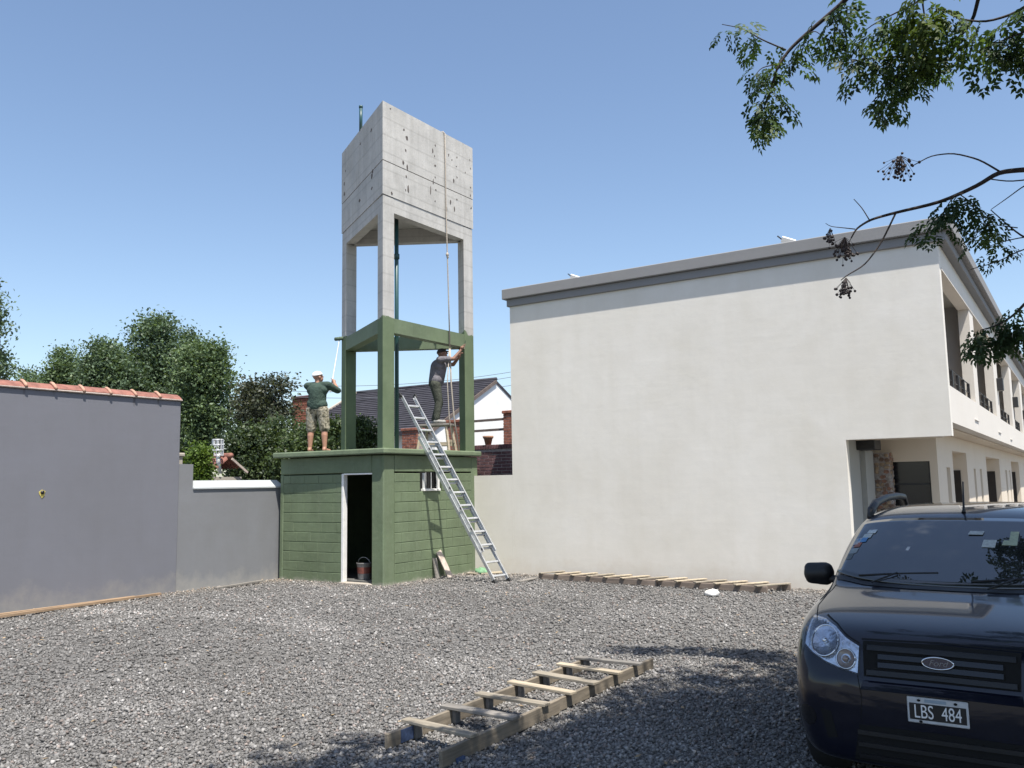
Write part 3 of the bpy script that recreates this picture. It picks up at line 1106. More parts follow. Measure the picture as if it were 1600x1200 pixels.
# stone pillar: every stone its own piece
sp = rel(MB().box(-3.24, -2.955, GY-0.30, GY-0.005, 0, 2.30).build('stone_pillar', M['mortar'], bd))
stone_cols = [simple('pillar_stone_%s' % n_, c_, 0.85, 0.35, 12, 0.4, 40) for n_, c_ in
              (('tan', (0.30, 0.22, 0.15)), ('brown', (0.17, 0.11, 0.08)), ('rust', (0.24, 0.13, 0.09)), ('grey', (0.30, 0.27, 0.25)))]


def stone(parent, c, u, v, n, w, h):
    k = rnd.choice((5, 6, 7))
    a0 = rnd.uniform(0, 6)
    c, u, v, n = Vector(c), Vector(u), Vector(v), Vector(n)
    P1, P2 = [], []
    for i in range(k):
        a = a0+6.283*i/k
        s = rnd.uniform(0.85, 1.1)
        P1.append(c+u*(w*0.5*s*math.cos(a))+v*(h*0.5*s*math.sin(a)))
        P2.append(c+u*(w*0.40*s*math.cos(a))+v*(h*0.40*s*math.sin(a))+n*rnd.uniform(0.012, 0.024))
    mb = MB().add([p-n*0.005 for p in P1]+P2, [tuple(range(k, 2*k))]+[(i, (i+1) % k, k+(i+1) % k, k+i) for i in range(k)])
    o = mb.build('stone', rnd.choice(stone_cols), parent)
    o.matrix_parent_inverse = parent.matrix_parent_inverse
    o.matrix_parent_inverse = Matrix.Translation(bd.location).inverted() @ Matrix.Identity(4)
    return o


zz = 0.07
while zz < 2.27:
    uu = -3.24+0.04
    while uu < -2.97:
        w_ = rnd.uniform(0.07, 0.11)
        stone(sp, (uu+w_/2-0.02, GY-0.30, zz+rnd.uniform(-0.015, 0.015)), (1, 0, 0), (0, 0, 1), (0, -1, 0), w_*1.12, 0.085)
        uu += w_
    vv = GY-0.28
    while vv < GY-0.05:
        w_ = rnd.uniform(0.07, 0.11)
        stone(sp, (-2.955, vv+w_/2-0.01, zz+rnd.uniform(-0.015, 0.015)), (0, 1, 0), (0, 0, 1), (1, 0, 0), w_*1.12, 0.085)
        vv += w_
    zz += 0.078
for o in sp.children:                      # mesh is in world coordinates and the pillar's own basis is identity
    o.matrix_parent_inverse = Matrix.Identity(4)
# side wall of the ground floor with deep doorways and slots
doors = [(19.45, 21.95, 2.36), (26.6, 31.0, 2.34), (36.2, 40.6, 2.30), (44.5, 47.5, 2.30)]
slots = [(18.42, 18.95), (23.3, 23.75), (24.75, 25.25), (33.2, 33.9), (35.0, 35.5)]
y = GY+0.2
segs = sorted([(a, b_, 2.36, 'd') for a, b_, _ in doors]+[(a, b_, 2.02, 's') for a, b_ in slots])
Bp(MB().box(GX-0.2, GX, GY+0.2, YE-0.3, 2.36, 2.655), 'gallery_wall', 'cream_bounce')
cur = GY+0.2
for (a, b_, zt, kd) in segs:
    Bp(MB().box(GX-0.2, GX, cur, a, 0, 2.36), 'gallery_wall', 'cream_bounce')
    if kd == 's':
        Bp(MB().box(GX-0.2, GX, a, b_, 2.02, 2.36), 'gallery_wall', 'cream_bounce')
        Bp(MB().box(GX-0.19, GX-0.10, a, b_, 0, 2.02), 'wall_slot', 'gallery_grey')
    else:
        Bp(MB().box(GX-1.0, GX-0.2, b_, b_+0.12, 0, 2.4), 'doorway_cheek', 'cream_bounce')
        Bp(MB().box(GX-1.0, GX-0.2, a-0.12, a, 0, 2.4), 'doorway_cheek', 'cream_bounce')
        Bp(MB().box(GX-1.0, GX-0.88, a, b_, 0, 2.4), 'doorway_back', 'cream_bounce')
        Bp(MB().box(GX-1.0, GX-0.2, a, b_, 2.362, 2.5), 'doorway_soffit', 'cream_bounce')
        w_ = min(1.2, (b_-a)*0.42)
        # door leaf in the far cheek, facing the yard
        dl = Bp(MB().box(GX-0.86, GX-0.14, b_-0.03, b_-0.001, 0, 1.98), 'door', 'dark_brown')
        Bp(MB().sphere((GX-0.38, b_-0.06, 1.0), 0.025, 8, 6), 'door_handle', 'galv')
    cur = b_
Bp(MB().box(GX-0.2, GX, cur, YE-0.3, 0, 2.36), 'gallery_wall', 'cream_bounce')

# low white boundary wall between pump house and building
lw = MB().box(-10.94, -9.952, YW+0.0, YW+0.18, -0.1, 2.03).build('boundary_wall', M['white_plaster'])
tag(lw, 'low white wall stub between pump house and white building', 'wall')


# floodlights on the roof edge
def flood(px, py, s, lab):
    q_ = on_axis(px, py, 1, YW+0.35)
    f = empty('floodlight', (q_.x, q_.y, 5.972), R(20), lab, 'floodlight', 'floodlights on the roof edge')
    MB().bar((0, 0, 0), (0, 0, 0.14*s), 0.03, 0.03).build('bracket', M['galv'], f)
    MB().bar((-0.16*s, -0.02, 0.26*s), (0.16*s, -0.02, 0.13*s), 0.05*s, 0.16*s, (0, -0.6, 0.7)).build('housing', M['white_paint'], f)
    MB().bar((-0.26*s, 0, 0.36*s), (-0.13*s, 0, 0.24*s), 0.02, 0.02).build('arm', M['black_metal'], f)


flood(1231, 368, 0.7, 'white floodlight on roof edge near the right corner')
flood(899, 430, 0.6, 'small white floodlight on roof edge towards the tower')
q_ = on_axis(878, 436, 1, YW+0.4)
o = MB().tube([(q_.x-0.10, q_.y, 5.995), (q_.x-0.02, q_.y, 6.05), (q_.x+0.10, q_.y, 6.0)], [0.02, 0.045, 0.02], 8).build('roof_vent', M['cornice'])
tag(o, 'tiny dark vent on roof edge left of the small floodlight', 'vent')

# ================================================================== NEIGHBOURS BEHIND
# brick wall with a rail fence on top, piers and a pot
BY = 16.5


def brick_run(parent, x0, x1, z0, z1, yf, mat, bl=0.235, bh=0.062, pitch=0.075):
    me = {}
    zc = z0
    r = 0
    while zc+bh < z1+0.01:
        x = x0-(0.5*(bl+0.012) if r % 2 else 0)
        while x < x1:
            a, c = max(x, x0), min(x+bl, x1)
            if c-a > 0.03:
                key = round(c-a, 3)
                if key not in me:
                    me[key] = MB().cbox(0, c-a, 0, 0.06, 0, bh, 0.004).mesh('brick', M[mat])
                o = link_mesh('brick', me[key], parent)
                o.location = (a, yf+rnd.uniform(-0.003, 0.003), zc)
                o.matrix_parent_inverse = Matrix.Translation(parent.location).inverted()
            x += bl+0.012
        zc += pitch
        r += 1


bw = empty('brick_wall', (-11.6, BY, 0), 0, 'dark brick wall rising behind the low white wall stub', 'wall')
rel(MB().box(-12.35, -10.2, BY+0.008, BY+0.2, 0, 2.66).build('mortar_core', M['mortar'], bw))
brick_run(bw, -12.35, -10.2, 1.86, 2.60, BY, 'brick_dark')
x = -12.35
sold = MB().cbox(0, 0.062, -0.03, 0.21, 0, 0.10, 0.004).mesh('soldier_brick', M['brick_dark'])
while x < -10.25:
    o = link_mesh('soldier_brick', sold, bw)
    o.location = (x, BY+rnd.uniform(-0.004, 0.004), 2.661)
    rel(o)
    x += 0.075
pot = empty('flower_pot', (-11.65, BY+0.05, 2.762), 0, 'terracotta flower pot on top of the dark brick wall', 'pot')
pr_ = [(0, 0.07), (0.15, 0.105), (0.16, 0.125), (0.21, 0.13), (0.21, 0.11), (0.05, 0.06)]
MB().tube([(0, 0, z) for z, r in pr_], [r for z, r in pr_], 16).build('pot', simple('terracotta', (0.30, 0.16, 0.10), 0.9, 0.25, 20), pot)
MB().tube([(0, 0, 0.18), (0, 0, 0.19)], 0.11, 16).build('soil', simple('soil', (0.05, 0.035, 0.025), 1.0, 0.3, 40), pot)


def pier(px0, px1, pyt, yv, zb, lab, mat='brick'):
    a, c = on_axis(px0, pyt, 1, yv), on_axis(px1, pyt, 1, yv)
    p_ = empty('brick_pier', (a.x, yv, zb), 0, lab, 'pier', 'brick piers of the terrace behind the tower')
    rel(MB().box(a.x+0.008, c.x-0.008, yv+0.008, yv+0.3, zb, a.z-0.11).build('mortar_core', M['mortar'], p_))
    brick_run(p_, a.x, c.x, zb, a.z-0.12, yv, mat, 0.17)
    rel(MB().cbox(a.x-0.03, c.x+0.03, yv-0.03, yv+0.33, a.z-0.105, a.z-0.03, 0.01).build('cap', M[mat], p_))
    return a, c


RY = 18.0
pier(786, 812, 640, RY, 2.2, 'brick pier beside the white building edge behind the rail fence')
pier(628, 651, 668, RY, 2.2, 'brick pier seen just right of the tower front leg')
pier(698, 722, 655, RY, 2.2, 'brick pier seen between worker and right tower leg')


def rails(name, x0, x1, yv, zs, w, h, mat, lab, posts_=()):
    t_ = empty(name, (x0, yv, 0), 0, lab, 'fence')
    for zv in zs:
        rel(MB().bar((x0, yv, zv), (x1, yv, zv+0.015), w, h).build('rail', M[mat], t_))
    for xp in posts_:
        rel(MB().bar((xp, yv+0.035, 2.0), (xp, yv+0.035, max(zs)+0.06), 0.06, 0.07, (0, 1, 0)).build('post', M[mat], t_))


rails('rail_fence', -13.9, -11.8, RY+0.12, (3.22, 3.48), 0.05, 0.06, 'rail_wood', 'dark two rail fence running across the white gable', (-13.3,))
pl_ = [on_axis(px, 690, 1, RY) for px in (550, 563, 590)]
rails('rail_fence', pl_[0].x, pl_[2].x+0.3, RY, (2.95, 3.12, 3.3), 0.04, 0.07, 'rail_white', 'pale three rail fence seen between left and front tower legs', (pl_[1].x,))

# house with slate roof and white gable
hs = empty('house', (-21, 26, 0), 0, 'white gabled house with dark slate roof seen through the tower legs', 'house')
HX, HY, HZ = -17.94, 26.0, 5.68
ZE, YEAVE = 3.62, 22.05
rel(MB().extr([(YEAVE+0.35, 0), (2*HY-YEAVE-0.35, 0), (2*HY-YEAVE-0.35, ZE+0.1), (HY, HZ-0.09), (YEAVE+0.35, ZE+0.1)], 0, HX-0.25, HX).build('gable_wall', M['house_white'], hs))
rel(MB().box(-25.0, HX-0.25, YEAVE+0.5, YEAVE+0.7, 0, ZE+0.05).build('wall', M['house_white'], hs))
rel(MB().extr([(YEAVE+0.5, 0), (2*HY-YEAVE-0.35, 0), (2*HY-YEAVE-0.35, ZE+0.1), (HY, HZ-0.09), (YEAVE+0.5, ZE+0.15)], 0, -24.7, -24.5).build('gable_wall', M['house_white'], hs))
rf = MB()
sl_ = (HZ-ZE)/(HY-YEAVE)
for s in (-1, 1):
    rf.add([(HX+0.03, HY, HZ), (-24.9, HY, HZ), (-24.9, HY+s*(HY-YEAVE), ZE), (HX+0.03, HY+s*(HY-YEAVE), ZE),
            (HX+0.03, HY, HZ-0.1), (-24.9, HY, HZ-0.1), (-24.9, HY+s*(HY-YEAVE), ZE-0.1), (HX+0.03, HY+s*(HY-YEAVE), ZE-0.1)],
           [(0, 1, 2, 3) if s > 0 else (3, 2, 1, 0), (4, 7, 6, 5), (0, 3, 7, 4), (1, 5, 6, 2), (2, 6, 7, 3), (0, 4, 5, 1)])
roof = rel(rf.build('roof', M['roof_tile'], hs))
rowme = {}
for i in range(22):
    t0 = i/22.0
    ya, za = YEAVE+(HY-YEAVE)*t0, ZE+(HZ-ZE)*t0
    yb, zb = YEAVE+(HY-YEAVE)*(t0+1/22), ZE+(HZ-ZE)*(t0+1/22)
    mb = MB()
    mb.add([(HX+0.03, ya, za+0.055), (-24.9, ya, za+0.055), (-24.9, yb, zb+0.012), (HX+0.03, yb, zb+0.012), (HX+0.03, ya, za+0.004), (-24.9, ya, za+0.004)],
           [(0, 3, 2, 1), (0, 1, 5, 4), (0, 4, 3), (1, 2, 5)])
    o = mb.build('slate_course', M['roof_tile'], roof)
    o.matrix_parent_inverse = Matrix.Identity(4)
o = MB().tube([(HX+0.05, HY, HZ+0.03), (-24.95, HY, HZ+0.03)], 0.07, 8).build('ridge', M['roof_tile'], roof)
o = MB().bar((-24.96, HY, HZ+0.02), (-24.96, YEAVE, ZE+0.02), 0.12, 0.12).build('verge_board', M['post_beige'], roof)
o = MB().bar((HX+0.05, HY, HZ-0.06), (HX+0.05, YEAVE, ZE-0.06), 0.04, 0.12).build('verge_board', M['rail_wood'], roof)

# brick chimney on the left
ca, cb = on_axis(457, 620, 1, 26.0), on_axis(486, 680, 1, 26.0)
chm = empty('brick_chimney', (ca.x, 26.0, 0), 0, 'broad red brick chimney behind the worker in white cap', 'chimney')
rel(MB().cbox(ca.x, cb.x, 26.0, 26.45, 0, ca.z-0.12, 0.01).build('stack', M['brick'], chm))
rel(MB().cbox(ca.x-0.06, cb.x+0.06, 25.94, 26.5, ca.z-0.12, ca.z, 0.02).build('cap', M['brick_dark'], chm))
bme = MB().cbox(0, 0.24, -0.02, 0.05, 0, 0.075, 0.006).mesh('brick', M['brick'])
zz = ca.z-0.22
r = 0
while zz > 3.2:
    x = ca.x+(0.13 if r % 2 else 0.005)
    while x+0.24 <= cb.x:
        o = link_mesh('brick', bme, chm)
        o.location = (x, 26.0+rnd.uniform(-0.006, 0.006), zz)
        rel(o)
        x += 0.262
    zz -= 0.095
    r += 1

# small clay tiled barbecue roof with a wire cowl
bq = empty('barbecue_roof', (-17.5, 13.3, 0), 0, 'little red tiled barbecue roof with white flue beyond the low wall', 'roof')
b0 = on_axis(347, 722, 0, -17.2)
rel(MB().box(-18.2, -17.0, b0.y-0.35, b0.y+0.42, 0, 2.12).build('wall', M['post_beige'], bq))
tme = MB()
tt = [(0.07*math.cos(a), 0.07*math.sin(a)) for a in [math.pi*i/6 for i in range(7)]]
ti = [(0.055*math.cos(a), 0.055*math.sin(a)) for a in [math.pi*i/6 for i in range(6, -1, -1)]]
tme.extr(tt+ti, 1, 0, 0.42)
tme = tme.mesh('tile', M['clay'])
for s in (-1, 1):
    for k in range(10):
        o = link_mesh('tile', tme, bq)
        o.location = (-18.25+k*0.135, b0.y+0.03, 2.56+rnd.uniform(-0.01, 0.01))
        o.rotation_euler = (R(-36), 0, 0 if s > 0 else math.pi)
        rel(o)
        o.rotation_euler = (R(-36), 0, 0) if s > 0 else (R(-36), 0, math.pi)
rel(MB().tube([(-18.3, b0.y+0.03, 2.62), (-16.9, b0.y+0.03, 2.62)], 0.07, 8).build('ridge_tile', M['clay'], bq))
rel(MB().bar((-16.88, b0.y+0.03, 2.55), (-16.88, b0.y+0.5, 2.22), 0.03, 0.05).build('verge', M['mortar_pink'], bq))
fl_ = on_axis(341, 715, 0, -17.0)
rel(MB().tube([(-17.0, fl_.y+0.05, 2.2), (-17.0, fl_.y, fl_.z-0.05), (-17.0, fl_.y-0.02, fl_.z+0.12)], 0.05, 10).build('flue', M['white_paint'], bq))
cg = MB()
for k in range(8):
    a = 6.283*k/8
    cg.bar((-17.0+0.12*math.cos(a), fl_.y-0.02+0.12*math.sin(a), fl_.z+0.05), (-17.0+0.12*math.cos(a), fl_.y-0.02+0.12*math.sin(a), fl_.z+0.42), 0.022, 0.022)
for zq in (0.05, 0.17, 0.3, 0.42):
    cg.tube([(-17.0+0.12*math.cos(a), fl_.y-0.02+0.12*math.sin(a), fl_.z+zq) for a in [6.283*i/14 for i in range(15)]], 0.013, 5)
rel(cg.build('cowl_cage', M['galv'], bq))

# overhead cables
for (pa, pb, lab) in (((556, 603), (806, 580), 'highest of the thin overhead cables behind the tower'),
                      ((556, 612), (806, 588), 'middle of the thin overhead cables behind the tower'),
                      ((556, 622), (806, 601), 'lowest of the thin overhead cables behind the tower')):
    a, c = at(pa[0], pa[1], 34), at(pb[0], pb[1], 34)
    d_ = (c-a)
    pts = []
    for i in range(-6, 17):
        t_ = i/10
        p_ = a+d_*t_
        p_.z += 0.012*((t_-0.5)**2-0.25)*4*10
        pts.append(p_)
    o = MB().tube(pts, 0.010, 5).build('overhead_cable', M['cable'])
    tag(o, lab, 'cable', 'overhead cables')


# ================================================================== TREES (background)
def leaf_cloud(lobes, nclump, nleaf, cr, ls, cols, seed, flat=0.75):
    """leaf quads gathered in clumps spread over the volume of ellipsoid lobes"""
    rs = np.random.RandomState(seed)
    vol = np.array([l[1][0]*l[1][1]*l[1][2] for l in lobes])**0.7
    pick = rs.choice(len(lobes), nclump, p=vol/vol.sum())
    ce = np.array([l[0] for l in lobes])[pick]
    ra = np.array([l[1] for l in lobes])[pick]
    d = rs.normal(size=(nclump, 3))
    d /= np.linalg.norm(d, axis=1)[:, None]
    cc = ce+d*ra*(rs.uniform(0.35, 1.0, nclump)**0.45)[:, None]
    csz = rs.uniform(0.6, 1.35, nclump)*cr
    N = nclump*nleaf
    ci = np.repeat(np.arange(nclump), nleaf)
    p = cc[ci]+rs.normal(size=(N, 3))*csz[ci][:, None]*0.5*np.array([1, 1, flat])
    n = rs.normal(size=(N, 3))+np.array([0, 0, 0.7])
    n /= np.linalg.norm(n, axis=1)[:, None]
    t = np.cross(n, rs.normal(size=(N, 3)))
    t /= np.linalg.norm(t, axis=1)[:, None]
    b = np.cross(n, t)
    s = (ls*rs.uniform(0.6, 1.3, N))[:, None]
    V = np.stack([p-t*s, p-b*s*0.55+n*s*0.12, p+t*s, p+b*s*0.55+n*s*0.12], 1).reshape(-1, 3)
    F = np.arange(N*4).reshape(-1, 4)
    cols = np.array(cols)
    ct = rs.rand(nclump)
    col = cols[0]*(1-ct[:, None])+cols[1]*ct[:, None]
    col = col[ci]*rs.uniform(0.65, 1.35, (N, 1))
    Acol = np.concatenate([col, np.ones((N, 1))], 1).repeat(4, axis=0)
    return V, F, Acol


def bg_tree(name, lab, cat, base, lobes, nclump, nleaf, cr, ls, cols, seed, trunk=0.2, group=None):
    t = empty(name, base, 0, lab, cat, group)
    V, F, Ac = leaf_cloud(lobes, nclump, int(nleaf*1.45), cr, ls*0.8, cols, seed)
    o = link_mesh('crown', fast_mesh('crown', V, F, M['leaf_bg'], Ac), t)
    rel(o)
    mb = MB()
    bx, by, bz = base
    rr = random.Random(seed)
    top = max(lobes, key=lambda l: l[0][2])[0]
    fork = Vector((bx*0.7+top[0]*0.3, by*0.7+top[1]*0.3, bz+(top[2]-bz)*0.45))
    mb.tube([(bx, by, bz-0.1), (bx+0.05, by, bz+(fork.z-bz)*0.5), fork], [trunk, trunk*0.8, trunk*0.65], 8)
    for l in lobes:
        e = Vector(l[0])
        m_ = (fork+e)/2+Vector((rr.uniform(-.3, .3), rr.uniform(-.3, .3), 0.2))
        mb.tube([fork-Vector((0, 0, 0.15)), m_, e], [trunk*0.5, trunk*0.3, trunk*0.12], 6)
    o = mb.build('trunk', M['bark_bg'], t)
    rel(o)
    return t


def lobes_px(d, items, dep=0.8):
    """lobes at view depth d from (px, py, half width px, half height px)"""
    out = []
    for it in items:
        px, py, a, c = it[:4]
        dd = d+(it[4] if len(it) > 4 else 0)
        p = at(px, py, dd)
        s = dd/FPX
        out.append(((p.x, p.y, p.z), (a*s, a*s*dep, c*s)))
    return out


DG_HAZE = ((0.072, 0.112, 0.066), (0.135, 0.192, 0.108))  # greens lightened and blued: distance haze is mixed into the leaf colour
MG_HAZE = ((0.080, 0.125, 0.064), (0.150, 0.210, 0.100))  # same haze tint painted into the lighter greens


def gbase(px, d):
    p = at(px, 760, d)
    return (p.x, p.y, 0)


bg_tree('broadleaf_tree', 'tall dark green tree rising highest behind the tiled grey wall', 'tree', gbase(235, 40),
        lobes_px(40, [(240, 540, 40, 42), (215, 585, 50, 45), (285, 590, 50, 40), (255, 640, 75, 50), (245, 520, 26, 26), (290, 545, 30, 28, 2)]), 620, 34, 0.62, 0.105, DG_HAZE, 11, 0.3, 'trees beyond the walls')
bg_tree('broadleaf_tree', 'rounded green tree standing at the right end of the tiled grey wall', 'tree', gbase(320, 36),
        lobes_px(36, [(318, 585, 44, 42), (325, 640, 42, 60), (335, 560, 22, 24), (300, 680, 45, 50), (300, 555, 20, 18)]), 520, 34, 0.55, 0.095, MG_HAZE, 12, 0.25, 'trees beyond the walls')
bg_tree('broadleaf_tree', 'green tree left of the tallest tree behind the tiled grey wall', 'tree', gbase(170, 38),
        lobes_px(38, [(165, 580, 36, 42), (158, 552, 22, 20), (190, 600, 40, 40), (150, 610, 26, 30)]), 360, 34, 0.55, 0.10, DG_HAZE, 13, 0.22, 'trees beyond the walls')
bg_tree('broadleaf_tree', 'smaller pointed green tree at left behind the tiled grey wall', 'tree', gbase(100, 42),
        lobes_px(42, [(100, 575, 24, 30), (98, 600, 30, 24), (60, 602, 24, 14, 6), (40, 592, 12, 12, 8), (120, 610, 24, 16)]), 300, 30, 0.5, 0.10, MG_HAZE, 14, 0.2, 'trees beyond the walls')
bg_tree('broadleaf_tree', 'tree at the left picture edge showing only its outer twigs', 'tree', gbase(-90, 24),
        lobes_px(24, [(-70, 470, 72, 60), (-60, 570, 68, 40), (-110, 400, 80, 70), (-8, 570, 18, 26), (-12, 500, 26, 34)]), 420, 32, 0.36, 0.075, DG_HAZE, 15, 0.25, 'trees beyond the walls')
bg_tree('dark_tree', 'dark purplish conifer like tree left of the brick chimney', 'tree', gbase(412, 33),
        lobes_px(33, [(395, 625, 26, 28), (430, 615, 26, 26), (410, 650, 40, 30), (440, 600, 14, 14), (390, 608, 14, 14), (450, 635, 12, 16)]), 170, 34, 0.45, 0.085, ((0.050, 0.066, 0.044), (0.095, 0.100, 0.066)), 16, 0.2, 'trees beyond the walls')
bg_tree('bush', 'large dark green bush filling the gap above the low grey wall', 'bush', gbase(410, 24),
        lobes_px(24, [(400, 715, 52, 50), (445, 700, 50, 44), (375, 690, 30, 30), (420, 740, 60, 40)]), 420, 34, 0.36, 0.07, ((0.036, 0.058, 0.032), (0.090, 0.125, 0.050)), 17, 0.1, 'bushes beyond the walls')
bg_tree('bush', 'green hedge bush behind the legs of the worker in shorts', 'bush', gbase(500, 23),
        lobes_px(23, [(490, 700, 50, 36), (520, 695, 40, 40), (470, 720, 50, 40), (535, 680, 22, 24)]), 330, 34, 0.32, 0.065, ((0.040, 0.066, 0.030), (0.100, 0.140, 0.050)), 18, 0.1, 'bushes beyond the walls')
bg_tree('bush', 'small round green bush between left and front tower legs', 'bush', gbase(568, 21),
        lobes_px(21, [(566, 672, 20, 20), (575, 690, 24, 24), (552, 690, 16, 20)]), 130, 30, 0.22, 0.05, ((0.032, 0.055, 0.022), (0.080, 0.120, 0.040)), 19, 0.06, 'bushes beyond the walls')
bg_tree('bush', 'bright yellowish green shrub just above the end of the low grey wall', 'bush', gbase(312, 19),
        lobes_px(19, [(312, 712, 13, 18), (314, 740, 16, 10), (304, 728, 12, 16)]), 130, 26, 0.2, 0.05, ((0.075, 0.13, 0.022), (0.15, 0.22, 0.045)), 20, 0.05, 'bushes beyond the walls')

# ================================================================== LADDERS AND LOOSE TIMBER
# aluminium extension ladder leaning on the slab edge
al = empty('extension_ladder', (-9.25, 13.55, 0), 0, 'silver aluminium extension ladder leaning on the pump house roof', 'ladder')
Lf, Rf = Vector((-9.27, 13.36, 0.03)), Vector((-9.21, 13.76, 0.03))
Lt, Rt = Vector((-11.40, 13.10, 3.62)), Vector((-11.34, 13.50, 3.62))
axd = (Lt-Lf).normalized()
wdv = (Rf-Lf).normalized()
nrm = axd.cross(wdv).normalized()
if nrm.x < 0:
    nrm = -nrm
Ltot = (Lt-Lf).length


def al_section(s0, s1, off, wo, tagm):
    for s in (0, 1):
        e = (Lf if s == 0 else Rf)+wdv*(wo if s == 0 else -wo)+nrm*off
        a, c = e+axd*s0, e+axd*s1
        mb = MB()
        mb.bar(a, c, 0.006, 0.062, nrm)
        sg = 1 if s == 0 else -1
        for k in (-1, 1):
            mb.bar(a+wdv*(sg*0.012)+nrm*(0.028*k), c+wdv*(sg*0.012)+nrm*(0.028*k), 0.024, 0.006, nrm)
        rel(mb.build('rail', M['alu'], al))
    n = int((s1-s0-0.12)/0.29)
    for k in range(n+1):
        t_ = s0+0.14+k*0.29
        a = Lf+wdv*wo+nrm*off+axd*t_
        c = Rf-wdv*wo+nrm*off+axd*t_
        rel(MB().bar(a, c, 0.034, 0.030, nrm).build('rung', M['alu'], al))
    return n


al_section(0.0, 3.25, -0.036, 0.0, 'base')
al_section(0.62, Ltot, 0.036, 0.028, 'fly')
for e in (Lf, Rf):
    rel(MB().bar(e-axd*0.03-nrm*0.036, e+axd*0.06-nrm*0.036, 0.05, 0.085, nrm).build('rubber_foot', M['alu_dark'], al))
for e in (Lt, Rt):
    rel(MB().bar(e+nrm*0.036-axd*0.02, e+nrm*0.036+axd*0.06, 0.036, 0.075, nrm).build('end_cap', M['alu_dark'], al))
for t_ in (0.66, 1.1, 1.55, 2.0, 2.45, 2.9, 3.3):
    e = Lf+nrm*0.07+axd*t_
    rel(MB().bar(e-axd*0.022, e+axd*0.022, 0.03, 0.02, nrm).build('rail_bracket', M['alu_dark'], al))

# foreground site-made wooden ladder lying on the gravel
wl = empty('wooden_ladder', (-3.95, 6.2, 0), 0, 'rough wooden ladder with wide rungs lying in the foreground gravel', 'ladder')


def wb(a, c, w, h, name, mat, parent, upv=(0, 0, 1)):
    o = MB().bar(a, c, w, h, upv).build(name, M[mat], parent)
    bv_ = o.modifiers.new('b', 'BEVEL')
    bv_.width = 0.004
    bv_.segments = 1
    return rel(evaluated(o))


wb((-4.235, 4.72, 0.062), (-4.275, 7.72, 0.062), 0.032, 0.105, 'rail', 'wood_y', wl)
wb((-3.655, 4.60, 0.062), (-3.675, 6.15, 0.066), 0.034, 0.11, 'rail', 'wood_y', wl)
wb((-3.70, 6.02, 0.06), (-3.715, 8.05, 0.058), 0.032, 0.10, 'rail', 'wood_y', wl)
for (ya, yb, mt, w_) in ((5.03, 4.95, 'wood_x', 0.085), (5.49, 5.47, 'wood_grey', 0.10), (5.94, 5.91, 'wood_x', 0.09), (6.42, 6.33, 'wood_pale', 0.085), (6.84, 6.73, 'wood_x', 0.10), (7.26, 7.19, 'wood_pale', 0.085), (7.60, 7.62, 'wood_grey', 0.08)):
    wb((-4.325, ya, 0.129+rnd.uniform(0, 0.004)), (-3.63, yb, 0.131+rnd.uniform(0, 0.004)), w_, 0.024, 'rung', mt, wl)
    wb((-4.235, ya+0.02, 0.06), (-4.20, ya+0.02, 0.06), 0.07, 0.10, 'cleat', 'wood_grey', wl)
for (a, c) in (((-4.2195, 4.86, 0.065), (-4.222, 5.0, 0.065)), ((-4.2565, 4.86, 0.065), (-4.258, 4.98, 0.065))):
    rel(MB().bar(a, c, 0.008, 0.09).build('blue_mark', M['blue_paint'], wl))
o = rel(MB().bar((-3.625, 4.74, 0.02), (-3.625, 4.82, 0.02), 0.02, 0.035).build('blue_mark', M['blue_paint'], wl))

# second wooden ladder lying along the white wall
w2 = empty('wooden_ladder', (-6.6, 14.4, 0), 0, 'long old wooden ladder lying flat at the foot of the white wall', 'ladder')
na, nb = Vector((-8.95, 14.36, 0.06)), Vector((-4.45, 14.12, 0.06))
fa, fb = Vector((-8.85, 14.80, 0.06)), Vector((-4.20, 14.62, 0.06))
for (a, c) in ((na, na.lerp(nb, 0.56)), (na.lerp(nb, 0.54)+Vector((0, 0.045, 0.0)), nb+Vector((0, 0.045, 0))), (fa, fb)):
    wb(a, c, 0.035, 0.10, 'rail', 'wood_old', w2)
for k in range(13):
    t_ = 0.015+k/12.6
    a, c = na.lerp(nb, t_), fa.lerp(fb, t_)
    d_ = (a-c).normalized()
    wb(a+d_*0.05+Vector((0, 0, 0.062)), c-d_*0.05+Vector((0.1, 0, 0.062)), 0.085, 0.022, 'rung', 'wood_pale' if k % 3 else 'wood_x', w2)
    wb(c+d_*0.06+Vector((0, 0, 0.0)), c+d_*0.02, 0.07, 0.09, 'cleat', 'wood_old', w2)

# white bag on the gravel
rs_ = random.Random(5)
mb = MB().sphere((0, 0, 0.035), (0.12, 0.085, 0.065), 14, 9)
mb.v = [(v[0]*rs_.uniform(0.85, 1.15), v[1]*rs_.uniform(0.85, 1.15), max(0.0, v[2]*rs_.uniform(0.8, 1.2))) for v in mb.v]
bgp = on_axis(1113, 932, 2, 0)
o = mb.build('plastic_bag', M['bag'])
o.location = (bgp.x, bgp.y, 0.01)
tag(o, 'crumpled white bag on gravel beside the long wooden ladder', 'bag')

